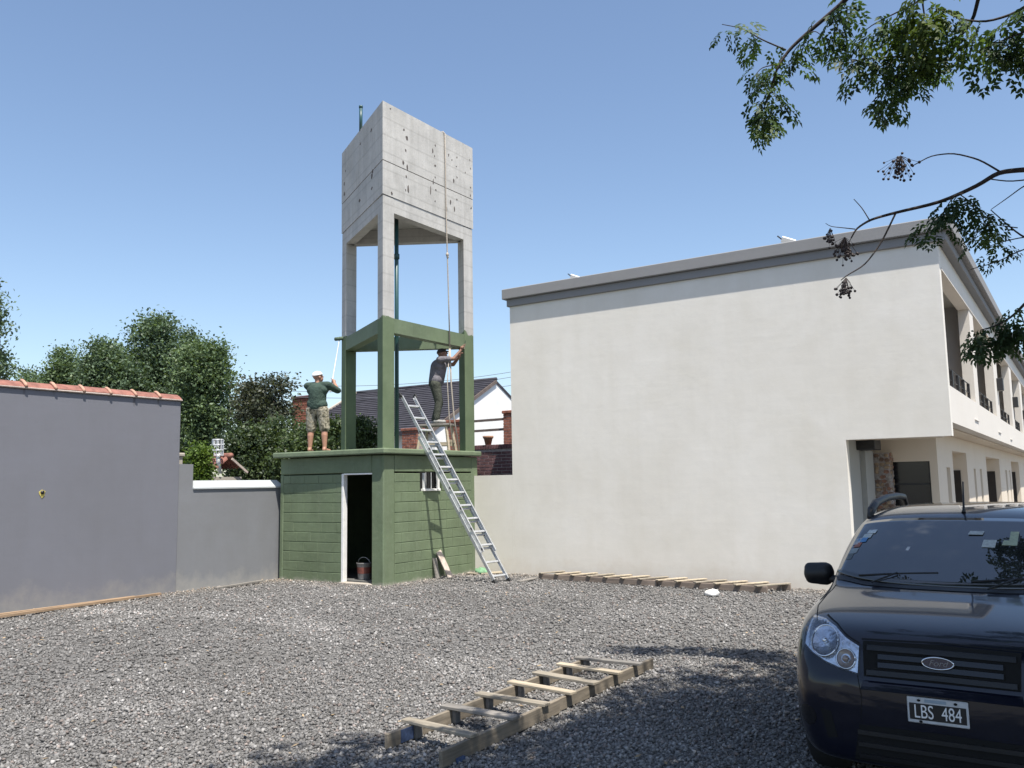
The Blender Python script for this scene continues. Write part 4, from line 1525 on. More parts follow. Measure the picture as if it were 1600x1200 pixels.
# board leaning against the pump house, and scraps at its foot
o = MB().bar((-10.78, 13.93, 0.0), (-10.93, 13.74, 0.52), 0.155, 0.022, (1, 0, 0.3)).build('board', simple('pinkish_board', (0.50, 0.42, 0.36), 0.85, 0.25, 9, 0.3, 40))
tag(o, 'short pale board leaning against green wall beside the ladder', 'board')
o = MB().bar((-10.80, 13.55, 0.01), (-10.92, 13.60, 0.40), 0.10, 0.03, (1, 0, 0.3)).build('board', M['wood_grey'])
tag(o, 'dark narrow board leaning left of the pale board on green wall', 'board')
for (x_, y_, a_, L_, w_, mt, lab, cat_) in (
        (-10.30, 14.72, 0.5, 0.45, 0.13, 'wood_pale', 'small pale scrap of wood by the pump house right corner', 'scrap'),
        (-10.62, 14.45, -0.3, 0.30, 0.10, 'wood_x', 'brown scrap of wood below the green wall behind the ladder', 'scrap'),
        (-8.95, 13.95, 1.4, 0.5, 0.09, 'wood_grey', 'grey offcut lying right of the ladder feet', 'scrap')):
    mb = MB().cbox(-L_/2, L_/2, -w_/2, w_/2, 0.0, 0.025, 0.004)
    o = mb.build('wood_scrap', M[mt])
    o.location = (x_, y_, 0.02)
    o.rotation_euler = (0.06, -0.05, a_)
    tag(o, lab, cat_, 'wood scraps at the foot of the walls')
mb = MB().sphere((0, 0, 0.05), (0.17, 0.11, 0.08), 14, 8)
mb.v = [(v[0]*rs_.uniform(0.8, 1.2), v[1]*rs_.uniform(0.8, 1.2), max(0.0, v[2]*rs_.uniform(0.7, 1.2))) for v in mb.v]
o = mb.build('cloth_rag', simple('green_rag', (0.16, 0.30, 0.17), 0.9, 0.3, 14, 0.5, 40))
o.location = (-10.55, 14.70, 0.0)
tag(o, 'crumpled green rag on the ground by the pump house corner', 'rag')

# ================================================================== PEOPLE
SKIN = simple('skin', (0.36, 0.19, 0.125), 0.55, 0.12, 20)
SKIN_D = simple('tanned_skin', (0.24, 0.125, 0.085), 0.55, 0.12, 20)


def fold_mat(name, c, scale=16, bump=0.9):
    t = NT(name)
    n1 = t.ramp(t.noise(7, 5, 0.6), [(0.3, 0.0), (0.7, 1.0)])
    t.color(t.mix(n1, tuple(x*0.75 for x in c), tuple(x*1.2 for x in c)))
    t.set(Roughness=0.9)
    t.b.inputs['Specular IOR Level'].default_value = 0.2
    t.bump(t.noise(scale, 3, 0.5, vec=t.scaled((1, 1, 0.7)), dist=1.2), bump, 0.03)
    return t.mat


def camo():
    t = NT('camo_cloth')
    n = t.noise(16, 3, 0.5, dist=0.6)
    t.color(t.ramp(n, [(0.36, (0.05, 0.05, 0.035)), (0.44, (0.17, 0.15, 0.10)), (0.52, (0.30, 0.27, 0.20)), (0.62, (0.36, 0.33, 0.26))]))
    t.t.nodes[-1].color_ramp.interpolation = 'LINEAR'
    t.set(Roughness=0.9)
    t.bump(t.noise(20, 3), 0.7, 0.03)
    return t.mat


def hand(mb, w, fdir, pdir, curl=0.9, s=1.0):
    """palm at wrist w, fingers along fdir curling towards pdir"""
    w, f, p = Vector(w), Vector(fdir).normalized(), Vector(pdir).normalized()
    side = f.cross(p).normalized()
    mb.cap(w, 0.026*s, w+f*0.055*s, 0.034*s)
    mb.cap(w+f*0.05*s-side*0.02*s, 0.024*s, w+f*0.05*s+side*0.02*s, 0.024*s)
    for i, (o_, L) in enumerate(((-0.030, 0.072), (-0.010, 0.082), (0.010, 0.077), (0.029, 0.062))):
        a = w+f*0.075*s+side*o_*s
        c = a+(f*math.cos(curl*0.5)+p*math.sin(curl*0.5))*L*0.5*s
        e = c+(f*math.cos(curl*1.6)+p*math.sin(curl*1.6))*L*0.5*s
        mb.cap(a, 0.0105*s, c, 0.0095*s, 8).cap(c, 0.0095*s, e, 0.008*s, 8)
    a = w+f*0.03*s-side*0.026*s
    c = a-side*0.026*s+f*0.022*s+p*0.015*s
    mb.cap(a, 0.012*s, c, 0.0105*s, 8).cap(c, 0.0105*s, c+f*0.026*s+p*0.02*s, 0.009*s, 8)


def head(mb, c, look, upv=(0, 0, 1), s=1.0):
    """skull, jaw, nose, ears; look = facing direction"""
    f = Vector(look).normalized()
    u = Vector(upv)
    sd = f.cross(u).normalized()
    u = sd.cross(f).normalized()
    rot = Matrix((sd, f, u)).transposed()
    c = Vector(c)
    mb.sphere(c+u*0.025*s, (0.074*s, 0.092*s, 0.092*s), 18, 14, rot=rot)
    mb.sphere(c-u*0.045*s+f*0.018*s, (0.060*s, 0.070*s, 0.075*s), 16, 12, rot=rot)
    mb.cap(c+f*0.082*s+u*0.012*s, 0.011*s, c+f*0.104*s-u*0.016*s, 0.015*s, 8)
    mb.cap(c+f*0.078*s-u*0.055*s-sd*0.02*s, 0.010*s, c+f*0.078*s-u*0.055*s+sd*0.02*s, 0.010*s, 8)
    for k in (-1, 1):
        mb.sphere(c+sd*(0.076*s*k)-u*0.005*s-f*0.005*s, (0.010*s, 0.022*s, 0.033*s), 10, 8, rot=rot)
        mb.cap(c+f*0.074*s+u*0.034*s+sd*(0.014*s*k), 0.010*s, c+f*0.068*s+u*0.036*s+sd*(0.045*s*k), 0.009*s, 8)
    return f, u, sd


def eyes(parent, c, f, u, sd, s=1.0):
    c = Vector(c)
    for k in (-1, 1):
        MB().sphere(c+f*(0.078*s)+u*0.012*s+sd*(0.031*s*k), 0.0115*s, 10, 8).build('eye', simple('eye_%d' % k, (0.55, 0.52, 0.48), 0.3, 0.0), parent)


def cap_hat(parent, c, f, u, sd, mat, s=1.0, brim=True):
    rot = Matrix((sd, f, u)).transposed()
    c = Vector(c)
    mb = MB().sphere(c+u*0.036*s, (0.086*s, 0.103*s, 0.094*s), 20, 14, rot=rot)
    keep = [i for i, fa in enumerate(mb.f) if sum((Vector(mb.v[j])-c).dot(u) for j in fa)/len(fa) > 0.030*s]
    mb.f = [mb.f[i] for i in keep]
    mb.sm = [True]*len(keep)
    mb.m = [0]*len(keep)
    o = mb.build('cap', mat, parent)
    sm = o.modifiers.new('s', 'SOLIDIFY')
    sm.thickness = 0.006
    evaluated(o)
    if brim:
        vs = []
        n = 10
        for i in range(n+1):
            a = math.pi*i/n
            r_in = c+sd*(math.cos(a)*0.082*s)+f*(math.sin(a)*0.096*s)+u*0.034*s
            r_out = c+sd*(math.cos(a)*0.080*s)+f*(0.06*s+math.sin(a)*0.115*s)+u*(0.034-0.012*math.sin(a))*s
            vs += [r_in, r_out]
        b_ = MB().add(vs, [(2*i, 2*i+1, 2*i+3, 2*i+2) for i in range(n)]).build('cap_peak', mat, parent)
        sm = b_.modifiers.new('s', 'SOLIDIFY')
        sm.thickness = 0.006
        evaluated(b_)


def person(loc, rz, label, J, mats, shorts, look, hat_brim, s=1.0, bare=True):
    """J: joints in local space (y forward, x right)"""
    t = empty('person', loc, rz, label, 'person')
    V = {k: Vector(v) for k, v in J.items()}
    bd_ = MB()
    bd_.cap(V['pelvis']-Vector((0.06, 0, 0)), 0.105, V['pelvis']+Vector((0.06, 0, 0)), 0.105)
    bd_.cap(V['pelvis'], 0.12, V['waist'], 0.115)
    bd_.cap(V['waist'], 0.115, V['chest'], 0.135)
    bd_.cap(V['shl'], 0.065, V['shr'], 0.065)
    bd_.cap(V['chest']-Vector((0.07, 0, 0)), 0.105, V['chest']+Vector((0.07, 0, 0)), 0.105)
    bd_.cap(V['chest']+Vector((0, 0, 0.1)), 0.075, V['neck'], 0.052)
    bd_.cap(V['neck'], 0.052, V['head'], 0.055)
    f, u, sd = head(bd_, V['head'], look)
    for q in 'lr':
        bd_.cap(V['sh'+q], 0.058, V['el'+q], 0.042).cap(V['el'+q], 0.042, V['wr'+q], 0.027)
        fd = (V['wr'+q]-V['el'+q]).normalized()
        hand(bd_, V['wr'+q], V.get('hd'+q, fd), V.get('pd'+q, Vector((0, 1, 0.2))), 1.0)
        bd_.cap(V['hp'+q], 0.095, V['kn'+q], 0.058).cap(V['kn'+q], 0.058, V['kn'+q].lerp(V['an'+q], 0.35)-Vector((0, 0.012, 0)), 0.057)
        bd_.cap(V['kn'+q].lerp(V['an'+q], 0.35)-Vector((0, 0.012, 0)), 0.057, V['an'+q], 0.036)
        tf = V['ft'+q]-V['an'+q]
        bd_.cap(V['an'+q]+Vector((0, 0, -0.045)), 0.034, V['ft'+q], 0.026)
        bd_.cap(V['an'+q], 0.038, V['an'+q]+Vector((0, -0.025, -0.045)), 0.034)
    o = bd_.build('body', mats['skin'], t)
    remesh(o, 0.0075, 3, 0.4)
    eyes(t, V['head'], f, u, sd)
    # shirt
    sh = MB()
    sh.cap(V['waist']+Vector((0, 0, -0.09)), 0.155, V['chest'], 0.165)
    sh.cap(V['chest']-Vector((0.075, 0, 0)), 0.125, V['chest']+Vector((0.075, 0, 0)), 0.125)
    sh.cap(V['waist']-Vector((0.045, 0, 0.05)), 0.145, V['waist']+Vector((0.045, 0, -0.07)), 0.145)
    sh.cap(V['shl'], 0.080, V['shr'], 0.080)
    sh.cap(V['chest']+Vector((0, 0, 0.10)), 0.09, V['chest'].lerp(V['neck'], 0.75), 0.066)
    for q in 'lr':
        sh.cap(V['sh'+q], 0.078, V['sh'+q].lerp(V['el'+q], mats.get('sleeve', 0.75)), 0.068)
        if mats.get('sleeve', 0.75) > 1:
            sh.cap(V['el'+q], 0.062, V['el'+q].lerp(V['wr'+q], mats['sleeve']-1), 0.046)
    o = sh.build('shirt', mats['shirt'], t)
    remesh(o, 0.012, 3, 0.5)
    # trousers or shorts
    tr = MB()
    tr.cap(V['pelvis']-Vector((0.065, 0, 0)), 0.122, V['pelvis']+Vector((0.065, 0, 0)), 0.122)
    tr.cap(V['pelvis'], 0.135, V['waist']+Vector((0, 0, -0.05)), 0.125)
    for q in 'lr':
        if shorts:
            e = V['hp'+q].lerp(V['kn'+q], 0.98)
            tr.cap(V['hp'+q], 0.112, e, 0.094)
        else:
            tr.cap(V['hp'+q], 0.112, V['kn'+q], 0.080).cap(V['kn'+q], 0.080, V['an'+q]+Vector((0, 0, 0.03)), 0.062)
    o = tr.build('shorts' if shorts else 'trousers', mats['legs'], t)
    remesh(o, 0.012, 3, 0.5)
    if not bare:
        for q in 'lr':
            b_ = MB().cap(V['an'+q]+Vector((0, -0.02, -0.035)), 0.045, V['ft'+q], 0.040).cap(V['an'+q], 0.048, V['an'+q]+Vector((0, -0.02, -0.04)), 0.046)
            b_.v = [(v[0], v[1], max(v[2], V['ft'+q].z-0.035)) for v in b_.v]
            o = b_.build('shoe', mats['shoe'], t)
            remesh(o, 0.008, 2, 0.5)
    cap_hat(t, V['head'], f, u, sd, mats['hat'], 1.0, hat_brim)
    t.scale = (s*1.2, s*1.12, s)
    return t


# worker painting the outside of the left leg with a long pole
J1 = dict(pelvis=(0, 0, 0.92), waist=(0, 0.0, 1.06), chest=(0, 0.01, 1.30), neck=(0.0, 0.015, 1.48), head=(0.0, 0.02, 1.585),
          shl=(-0.185, 0.01, 1.405), shr=(0.185, 0.03, 1.41), ell=(-0.17, 0.26, 1.27), elr=(0.30, 0.22, 1.30), wrl=(0.03, 0.36, 1.34), wrr=(0.17, 0.35, 1.50),
          hdl=(0.6, 0.2, 0.5), hdr=(-0.3, 0.4, 0.6), pdl=(0.4, 0.9, -0.2), pdr=(-0.8, 0.4, 0.2),
          hpl=(-0.10, 0, 0.88), hpr=(0.10, 0, 0.88), knl=(-0.125, 0.03, 0.48), knr=(0.135, 0.03, 0.48), anl=(-0.13, 0.0, 0.085), anr=(0.15, -0.0, 0.085), ftl=(-0.15, 0.13, 0.028), ftr=(0.18, 0.13, 0.028))
m1 = dict(skin=SKIN, shirt=fold_mat('dark_green_shirt', (0.048, 0.075, 0.060)), legs=camo(), hat=simple('white_cap', (0.74, 0.73, 0.71), 0.9, 0.1, 20), sleeve=0.95)
PL = on_axis(495, 702, 1, 12.24)
man1 = person((PL.x, 12.24, 2.553), R(20), 'worker in white cap and patterned shorts painting with a long pole', J1, m1, True, (0.55, 0.75, 0.28), False, 0.955)

# his roller pole
bpy.context.view_layer.update()
hR = man1.matrix_world @ (Vector(J1['wrr'])+Vector((-0.03, 0.05, 0.06)))
hL = man1.matrix_world @ (Vector(J1['wrl'])+Vector((0.06, 0.03, 0.05)))
tip = on_axis(528, 534, 1, 12.95)
tip = Vector((-13.45, 13.38, 5.03))
tipd = on_axis(530, 532, 0, C3.x+0.0)
tip = tipd
pole = empty('roller_pole', hL, 0, 'long thin paint roller pole held up to the left tower leg', 'pole')
rel(MB().tube([hL+(hL-tip).normalized()*0.12, hL, hL.lerp(tip, 0.5), tip], 0.012, 8).build('handle', M['galv'], pole))
rel(MB().tube([tip, tip+Vector((0.05, -0.03, 0.02)), tip+Vector((0.05, -0.03, 0.08))], 0.006, 6).build('roller_frame', M['black_metal'], pole))
rel(MB().tube([tip+Vector((-0.11, -0.01, 0.04)), tip+Vector((0.11, 0.01, 0.04))], 0.042, 12).build('roller', simple('roller_sleeve', (0.10, 0.14, 0.09), 0.9, 0.2, 30), pole))
rel(MB().tube([hL, hL.lerp(tip, 0.16)], 0.017, 8).build('grip', M['alu_dark'], pole))

# trestle and worker on it
TX, TY, TZ = -11.30, 14.17, 3.12
tsl = empty('trestle', (TX, TY, 2.553), R(15), 'low work trestle carrying the worker in grey shirt', 'trestle')
MB().cbox(-0.36, 0.36, -0.20, 0.20, TZ-2.553-0.045, TZ-2.553-0.002, 0.006).build('platform', M['wood_grey'], tsl)
for sx in (-1, 1):
    for sy in (-1, 1):
        MB().bar((0.36*sx, 0.20*sy, 0), (0.28*sx, 0.15*sy, TZ-2.553-0.046), 0.045, 0.045).build('leg', M['wood_pale'], tsl)
    MB().bar((0.33*sx, -0.18, 0.2), (0.33*sx, 0.18, 0.2), 0.03, 0.06).build('brace', M['wood_pale'], tsl)
for sy in (-1, 1):
    MB().bar((-0.33, 0.185*sy, 0.14), (0.33, 0.185*sy, 0.14), 0.025, 0.07).build('brace', M['wood_pale'], tsl)
J2 = dict(pelvis=(0, -0.02, 0.90), waist=(0, 0.0, 1.03), chest=(0.01, 0.05, 1.27), neck=(0.015, 0.08, 1.45), head=(0.02, 0.12, 1.545),
          shl=(-0.175, 0.07, 1.365), shr=(0.19, 0.07, 1.39), ell=(-0.15, 0.34, 1.34), elr=(0.25, 0.33, 1.40), wrl=(0.03, 0.44, 1.46), wrr=(0.22, 0.48, 1.60),
          hdl=(0.2, 0.3, 0.9), hdr=(0.0, 0.25, 0.95), pdl=(0.3, 0.8, 0), pdr=(-0.2, 0.9, 0.1),
          hpl=(-0.095, -0.02, 0.86), hpr=(0.095, -0.02, 0.86), knl=(-0.11, 0.06, 0.47), knr=(0.11, 0.04, 0.47), anl=(-0.12, -0.04, 0.085), anr=(0.13, 0.0, 0.085), ftl=(-0.14, 0.11, 0.038), ftr=(0.17, 0.14, 0.038))
m2 = dict(skin=SKIN_D, shirt=fold_mat('grey_shirt', (0.15, 0.142, 0.155)), legs=fold_mat('dark_trousers', (0.062, 0.067, 0.053)), hat=simple('dark_cap', (0.035, 0.028, 0.026), 0.9, 0.15, 20), sleeve=0.62, shoe=simple('worn_shoe', (0.30, 0.29, 0.27), 0.8, 0.4, 30))
man2 = person((TX, TY, TZ), R(-50), 'worker in grey shirt and dark cap painting the middle beam', J2, m2, False, (0.25, 0.95, 0.25), True, 0.965, False)
hb = man2.matrix_world
bpy.context.view_layer.update()
w_ = man2.matrix_world @ (Vector(J2['wrr'])+Vector((0.0, 0.06, 0.09)))
br = empty('paint_brush', w_, 0, 'small paint brush in the raised hand of the grey shirted worker', 'brush')
MB().bar((0, 0, -0.06), (0.02, 0.01, 0.06), 0.022, 0.014).build('handle', M['wood_pale'], br)
MB().bar((0.02, 0.01, 0.06), (0.03, 0.015, 0.115), 0.05, 0.016).build('bristles', simple('bristles', (0.10, 0.14, 0.08), 0.9, 0.2, 30), br)

# ================================================================== OVERHANGING TREE
def leaf_template():
    Q = []

    def leaflet(p, d, L, w):
        d = Vector(d).normalized()
        s = Vector((-d.y, d.x, 0))
        Q.append([p, p+d*L*0.45+s*w*0.5+Vector((0, 0, 0.004)), p+d*L-Vector((0, 0, L*0.22)), p+d*L*0.45-s*w*0.5+Vector((0, 0, 0.004))])

    def droop(x):
        return -0.55*x*x
    for i, x in enumerate((0.10, 0.18, 0.26)):
        Lp = (0.135, 0.125, 0.095)[i]
        for s in (-1, 1):
            dr = Vector((math.cos(R(58)), s*math.sin(R(58)), -0.12))
            o = Vector((x, 0, droop(x)))
            for k in range(1, 3):
                q_ = o+dr*(Lp*k/2.7)
                for e in (-1, 1):
                    a = R(58)*s+e*R(52)
                    leaflet(q_, (math.cos(a), math.sin(a), -0.15), 0.070*(1.05-0.08*k), 0.034)
            leaflet(o+dr*Lp*0.85, dr, 0.072, 0.034)
    for x in (0.31, 0.34):
        for s in (-1, 1):
            leaflet(Vector((x, 0, droop(x))), (0.6, s*0.8, -0.1), 0.060, 0.026)
    leaflet(Vector((0.35, 0, droop(0.35))), (1, 0, -0.3), 0.065, 0.028)
    return np.array([[tuple(v) for v in q_] for q_ in Q])          # (n,4,3)


LT = leaf_template()


def place_leaves(items, seed):
    """items: list of (pos, dir, scale, colour)"""
    rs = np.random.RandomState(seed)
    n = len(items)
    nl = len(LT)
    V = np.empty((n, nl*4, 3))
    A_ = np.empty((n, nl*4, 4))
    for i, (p, d, s, c) in enumerate(items):
        d = Vector(d).normalized()
        u = Vector((rs.uniform(-.35, .35), rs.uniform(-.35, .35), 1))
        sd = u.cross(d)
        if sd.length < 0.05:
            sd = Vector((1, 0, 0))
        sd.normalize()
        u = d.cross(sd)
        m = np.array([d, sd, u])                                    # rows = axes
        q_ = LT.reshape(-1, 3)*s
        q_ = q_*np.array([1, rs.uniform(0.75, 1.1), rs.uniform(0.7, 1.5)])
        V[i] = q_ @ m+np.array(p)+rs.normal(size=(nl, 1, 3)).repeat(4, 1).reshape(-1, 3)*0.004
        A_[i, :, :3] = np.array(c)*rs.uniform(0.75, 1.25, (nl, 1)).repeat(4, 0)
        A_[i, :, 3] = 1
    V = V.reshape(-1, 3)
    return V, np.arange(len(V)).reshape(-1, 4), A_.reshape(-1, 4)


rt = random.Random(21)
ct = empty('chinaberry_tree', (2.6, 6.4, 0), 0, 'overhanging tree with feathery leaves and dry berry clusters at upper right', 'tree')
LC = ((0.038, 0.070, 0.032), (0.066, 0.114, 0.042), (0.100, 0.155, 0.050))
leaves = []
wood = MB()


def twig(pp, r0, r1, depth):
    """branch through photo points (px, py[, depth])"""
    P3 = [at(p[0], p[1], p[2] if len(p) > 2 else depth) for p in pp]
    # smooth
    out = []
    for i in range(len(P3)-1):
        for k in range(4):
            out.append(P3[i].lerp(P3[i+1], k/4))
    out.append(P3[-1])
    for _ in range(2):
        out = [out[0]]+[(out[i-1]+out[i]*2+out[i+1])/4 for i in range(1, len(out)-1)]+[out[-1]]
    n = len(out)
    wood.tube(out, [r0+(r1-r0)*i/(n-1) for i in range(n)], 6)
    return out


def spray(path, n, t0=0.0, t1=1.0, s=(0.75, 1.05), col=None, down=0.8, jit=0.06):
    n = int(n*0.95+0.5)
    s = (s[0]*1.08, s[1]*1.12)
    for i in range(n):
        t_ = t0+(t1-t0)*(i+rt.random())/n
        k = min(int(t_*(len(path)-1)), len(path)-2)
        p = path[k].lerp(path[k+1], t_*(len(path)-1)-k)+Vector((rt.uniform(-jit, jit), rt.uniform(-jit, jit), rt.uniform(-jit, jit)))
        a = rt.uniform(0, 6.283)
        d = Vector((math.cos(a), math.sin(a), -rt.uniform(0.35, 1.35)*down*1.4))
        c = col or LC[rt.choice((0, 0, 1, 1, 2))]
        leaves.append((p, d, rt.uniform(*s), c))


D = 7.8
# upper limb and its hanging sprays
limb = twig([(1420, -120, 7.2), (1360, -45, 7.5), (1320, 2, 7.7), (1282, 34, 7.8), (1236, 74, 7.9), (1216, 102, 7.9), (1206, 132, 7.9)], 0.030, 0.008, D)
s1 = twig([(1228, 78, 7.9), (1190, 62, 7.9), (1160, 44, 7.9), (1128, 38, 7.9)], 0.008, 0.003, D)
spray(s1, 11, 0.25, 1.0, (0.55, 0.85))
s2 = twig([(1210, 125, 7.9), (1202, 150, 7.9), (1192, 172, 7.9), (1188, 186, 7.95)], 0.007, 0.003, D)
spray(s2, 17, 0.0, 1.0, (0.6, 0.95))
s3 = twig([(1218, 100, 7.9), (1190, 105, 7.9), (1178, 120, 7.9)], 0.006, 0.003, D)
spray(s3, 7, 0.1, 1.0, (0.6, 0.85))
spray(limb, 7, 0.55, 0.9, (0.6, 0.85))
spray(limb, 10, 0.25, 0.5, (0.7, 1.0))
s4 = twig([(1262, 52, 7.8), (1275, 48, 7.8), (1288, 60, 7.8)], 0.005, 0.003, D)
spray(s4, 2, 0.3, 1.0, (0.5, 0.7))
s5 = twig([(1300, 20, 7.7), (1310, 40, 7.7), (1306, 55, 7.7)], 0.005, 0.003, D)
spray(s5, 4, 0.0, 1.0, (0.6, 0.8))
# central mass
b1 = twig([(1560, -60, 7.0), (1530, -10, 7.2), (1520, 35, 7.3), (1480, 78, 7.5), (1440, 92, 7.6), (1400, 88, 7.7), (1350, 92, 7.8), (1318, 100, 7.8)], 0.020, 0.004, D)
spray(b1, 26, 0.45, 1.0, (0.7, 1.0), None)
b2 = twig([(1440, 92, 7.6), (1412, 112, 7.6), (1388, 130, 7.7), (1372, 150, 7.7), (1362, 160, 7.7)], 0.008, 0.003, D)
spray(b2, 17, 0.0, 1.0, (0.6, 0.9))
b3 = twig([(1460, -40, 7.2), (1440, 0, 7.4), (1446, 30, 7.4), (1430, 70, 7.5)], 0.012, 0.004, D)
spray(b3, 22, 0.1, 1.0, (0.75, 1.05), (0.085, 0.125, 0.030))
b3b = twig([(1440, 0, 7.4), (1400, 20, 7.5), (1360, 40, 7.6), (1340, 60, 7.7)], 0.008, 0.003, D)
spray(b3b, 16, 0.0, 1.0, (0.65, 0.95))
b4 = twig([(1640, -20, 6.8), (1590, 20, 7.0), (1540, 35, 7.1), (1500, 30, 7.2), (1480, 20, 7.3)], 0.014, 0.004, D)
spray(b4, 20, 0.0, 1.0, (0.7, 1.0))
b5 = twig([(1650, 30, 6.8), (1600, 50, 7.0), (1560, 66, 7.1), (1530, 80, 7.2)], 0.010, 0.004, D)
spray(b5, 20, 0.0, 1.0, (0.7, 1.0))
b6 = twig([(1640, 60, 6.9), (1598, 78, 7.0), (1570, 90, 7.1)], 0.007, 0.003, D)
spray(b6, 9, 0.0, 1.0, (0.6, 0.85))
# bare lower branch with berries
m0 = twig([(1760, 250, 6.4), (1680, 262, 6.7), (1600, 265, 6.9), (1560, 269, 7.0), (1528, 290, 7.1), (1470, 316, 7.2), (1400, 332, 7.3), (1360, 343, 7.35), (1338, 357, 7.4), (1330, 372, 7.4)], 0.026, 0.006, D)
twig([(1562, 268, 7.0), (1530, 249, 7.05), (1490, 239, 7.1), (1455, 243, 7.15), (1428, 258, 7.2)], 0.008, 0.004, D)
twig([(1400, 332, 7.3), (1378, 378, 7.3), (1352, 414, 7.3), (1322, 431, 7.3), (1314, 438, 7.3)], 0.009, 0.004, D)
twig([(1358, 343, 7.35), (1347, 325, 7.35), (1334, 311, 7.35)], 0.005, 0.003, D)
twig([(1336, 358, 7.4), (1318, 356, 7.4), (1298, 354, 7.4), (1290, 349, 7.4)], 0.005, 0.002, D)
twig([(1332, 368, 7.4), (1326, 380, 7.4), (1318, 390, 7.4)], 0.004, 0.002, D)
c1 = twig([(1548, 280, 7.05), (1580, 284, 7.0), (1640, 276, 6.9)], 0.005, 0.006, D)
c2 = twig([(1660, 260, 6.9), (1600, 290, 6.95), (1576, 308, 7.0), (1549, 327, 7.0)], 0.007, 0.003, D)
c3 = twig([(1700, 410, 6.7), (1600, 372, 6.9), (1575, 352, 7.0), (1548, 328, 7.0)], 0.010, 0.004, D)
c4 = twig([(1590, 356, 6.9), (1560, 352, 7.0), (1535, 350, 7.0)], 0.005, 0.003, D)
c5 = twig([(1680, 365, 6.8), (1600, 370, 6.9), (1565, 378, 7.0), (1545, 385, 7.0)], 0.006, 0.003, D)
c6 = twig([(1680, 372, 6.8), (1600, 388, 6.9), (1560, 409, 7.0), (1516, 421, 7.05)], 0.007, 0.003, D)
lf1 = twig([(1505, 302, 7.1), (1490, 306, 7.1), (1475, 330, 7.1), (1462, 352, 7.1)], 0.005, 0.003, D)
spray(lf1, 15, 0.0, 1.0, (0.55, 0.8), LC[0])
lf2 = twig([(1500, 304, 7.1), (1520, 318, 7.1), (1535, 335, 7.1), (1540, 360, 7.1)], 0.005, 0.003, D)
spray(lf2, 11, 0.0, 1.0, (0.5, 0.75), LC[0])
spray(c5, 3, 0.6, 1.0, (0.5, 0.65), LC[0])
spray(c4, 4, 0.5, 1.0, (0.5, 0.65), LC[1])
# lower spray at the right edge
e0 = twig([(1740, 395, 6.3), (1660, 440, 6.5), (1605, 470, 6.6), (1585, 492, 6.65), (1560, 508, 6.7), (1532, 516, 6.7)], 0.018, 0.004, D)
spray(e0, 24, 0.55, 1.0, (0.5, 0.75), LC[0], 1.0)
e1_ = twig([(1592, 484, 6.6), (1600, 505, 6.6), (1610, 530, 6.6)], 0.006, 0.003, D)
spray(e1_, 10, 0.0, 1.0, (0.5, 0.75), LC[1], 1.0)

# trunk, limbs reaching those branches, and the crown outside the picture
trunk = MB()
trunk.tube([(2.6, 6.4, -0.1), (2.58, 6.38, 0.15), (2.5, 6.3, 1.2), (2.42, 6.2, 2.2), (2.36, 6.1, 2.9)], [0.24, 0.19, 0.165, 0.155, 0.15], 14)
fork = Vector((2.36, 6.1, 2.8))


def limb_to(e, r0, r1, sag=0.3, hidden=False):
    e = Vector(e)
    m_ = fork.lerp(e, 0.5)+Vector((rt.uniform(-.2, .2), rt.uniform(-.2, .2), sag))
    pts = []
    for i in range(9):
        t_ = i/8
        pts.append(fork*(1-t_)**2+m_*2*t_*(1-t_)+e*t_*t_)
    if hidden:
        for p_ in pts:
            if (p_-CAM).dot(fw) > 0.2:
                q_ = proj(p_)
                if -60 < q_[0] < 1625 and -60 < q_[1] < 1250:
                    return
    wood.tube(pts, [r0+(r1-r0)*i/8 for i in range(9)], 7)


limb_to(at(1420, -120, 7.2), 0.09, 0.030, 1.0)
limb_to(at(1560, -60, 7.0), 0.07, 0.020, 0.9)
limb_to(at(1460, -40, 7.2), 0.05, 0.012, 1.1)
limb_to(at(1640, -20, 6.8), 0.06, 0.014, 0.6)
limb_to(at(1650, 30, 6.8), 0.05, 0.010, 0.5)
limb_to(at(1640, 60, 6.9), 0.04, 0.008, 0.4)
limb_to(at(1760, 250, 6.4), 0.09, 0.026, 0.3)
limb_to(at(1740, 395, 6.3), 0.06, 0.018, 0.1)
for p_ in ((1660, 260, 6.9), (1700, 410, 6.7), (1680, 365, 6.8), (1680, 372, 6.8)):
    limb_to(at(*p_), 0.03, 0.008, 0.15)
hid = []
tries = 0
rc = random.Random(4)
cl = []
while len(cl) < 120 and tries < 6000:
    tries += 1
    a, zz, r_ = rc.uniform(0, 6.283), rc.uniform(-1, 1), rc.random()**0.35
    k_ = math.sqrt(max(0, 1-zz*zz))*r_
    p = Vector((1.75+3.7*k_*math.cos(a), 4.6+4.3*k_*math.sin(a), 6.0+1.7*zz*r_))
    ok = True
    d_ = p-CAM
    if d_.dot(fw) > 0.3:
        q_ = proj(p)
        if -150 < q_[0] < 1720 and -170 < q_[1] < 1300:
            ok = False
    # leave the yard left of the tree's shadow sunny
    sh_ = p-SV*(p.z/SV.z)
    if (sh_.x < -3.9+0.12*(sh_.y-4.5) and sh_.y > 4.6) or (sh_.x < -4.3 and sh_.y > 3.2):
        ok = False
    if ok:
        cl.append(p)
tries = 0
n0 = len(cl)
while len(cl) < n0+125 and tries < 6000:      # the part of the crown between the sun and the shaded gravel
    tries += 1
    gx, gy, hh = rc.uniform(-4.25, 0.2), rc.uniform(3.2, 8.4), rc.uniform(4.6, 7.0)
    if gx < -3.55+0.02*(gy-5) and gy > 4.75:
        continue
    if gx < -2.2 and gy > 8.0-0.3*rc.random():
        continue
    p = Vector((gx, gy, 0))+SV*(hh/SV.z)
    q_ = proj(p) if (p-CAM).dot(fw) > 0.3 else (-999, -999, 0)
    if -150 < q_[0] < 1720 and -150 < q_[1] < 1300:
        continue
    cl.append(p)
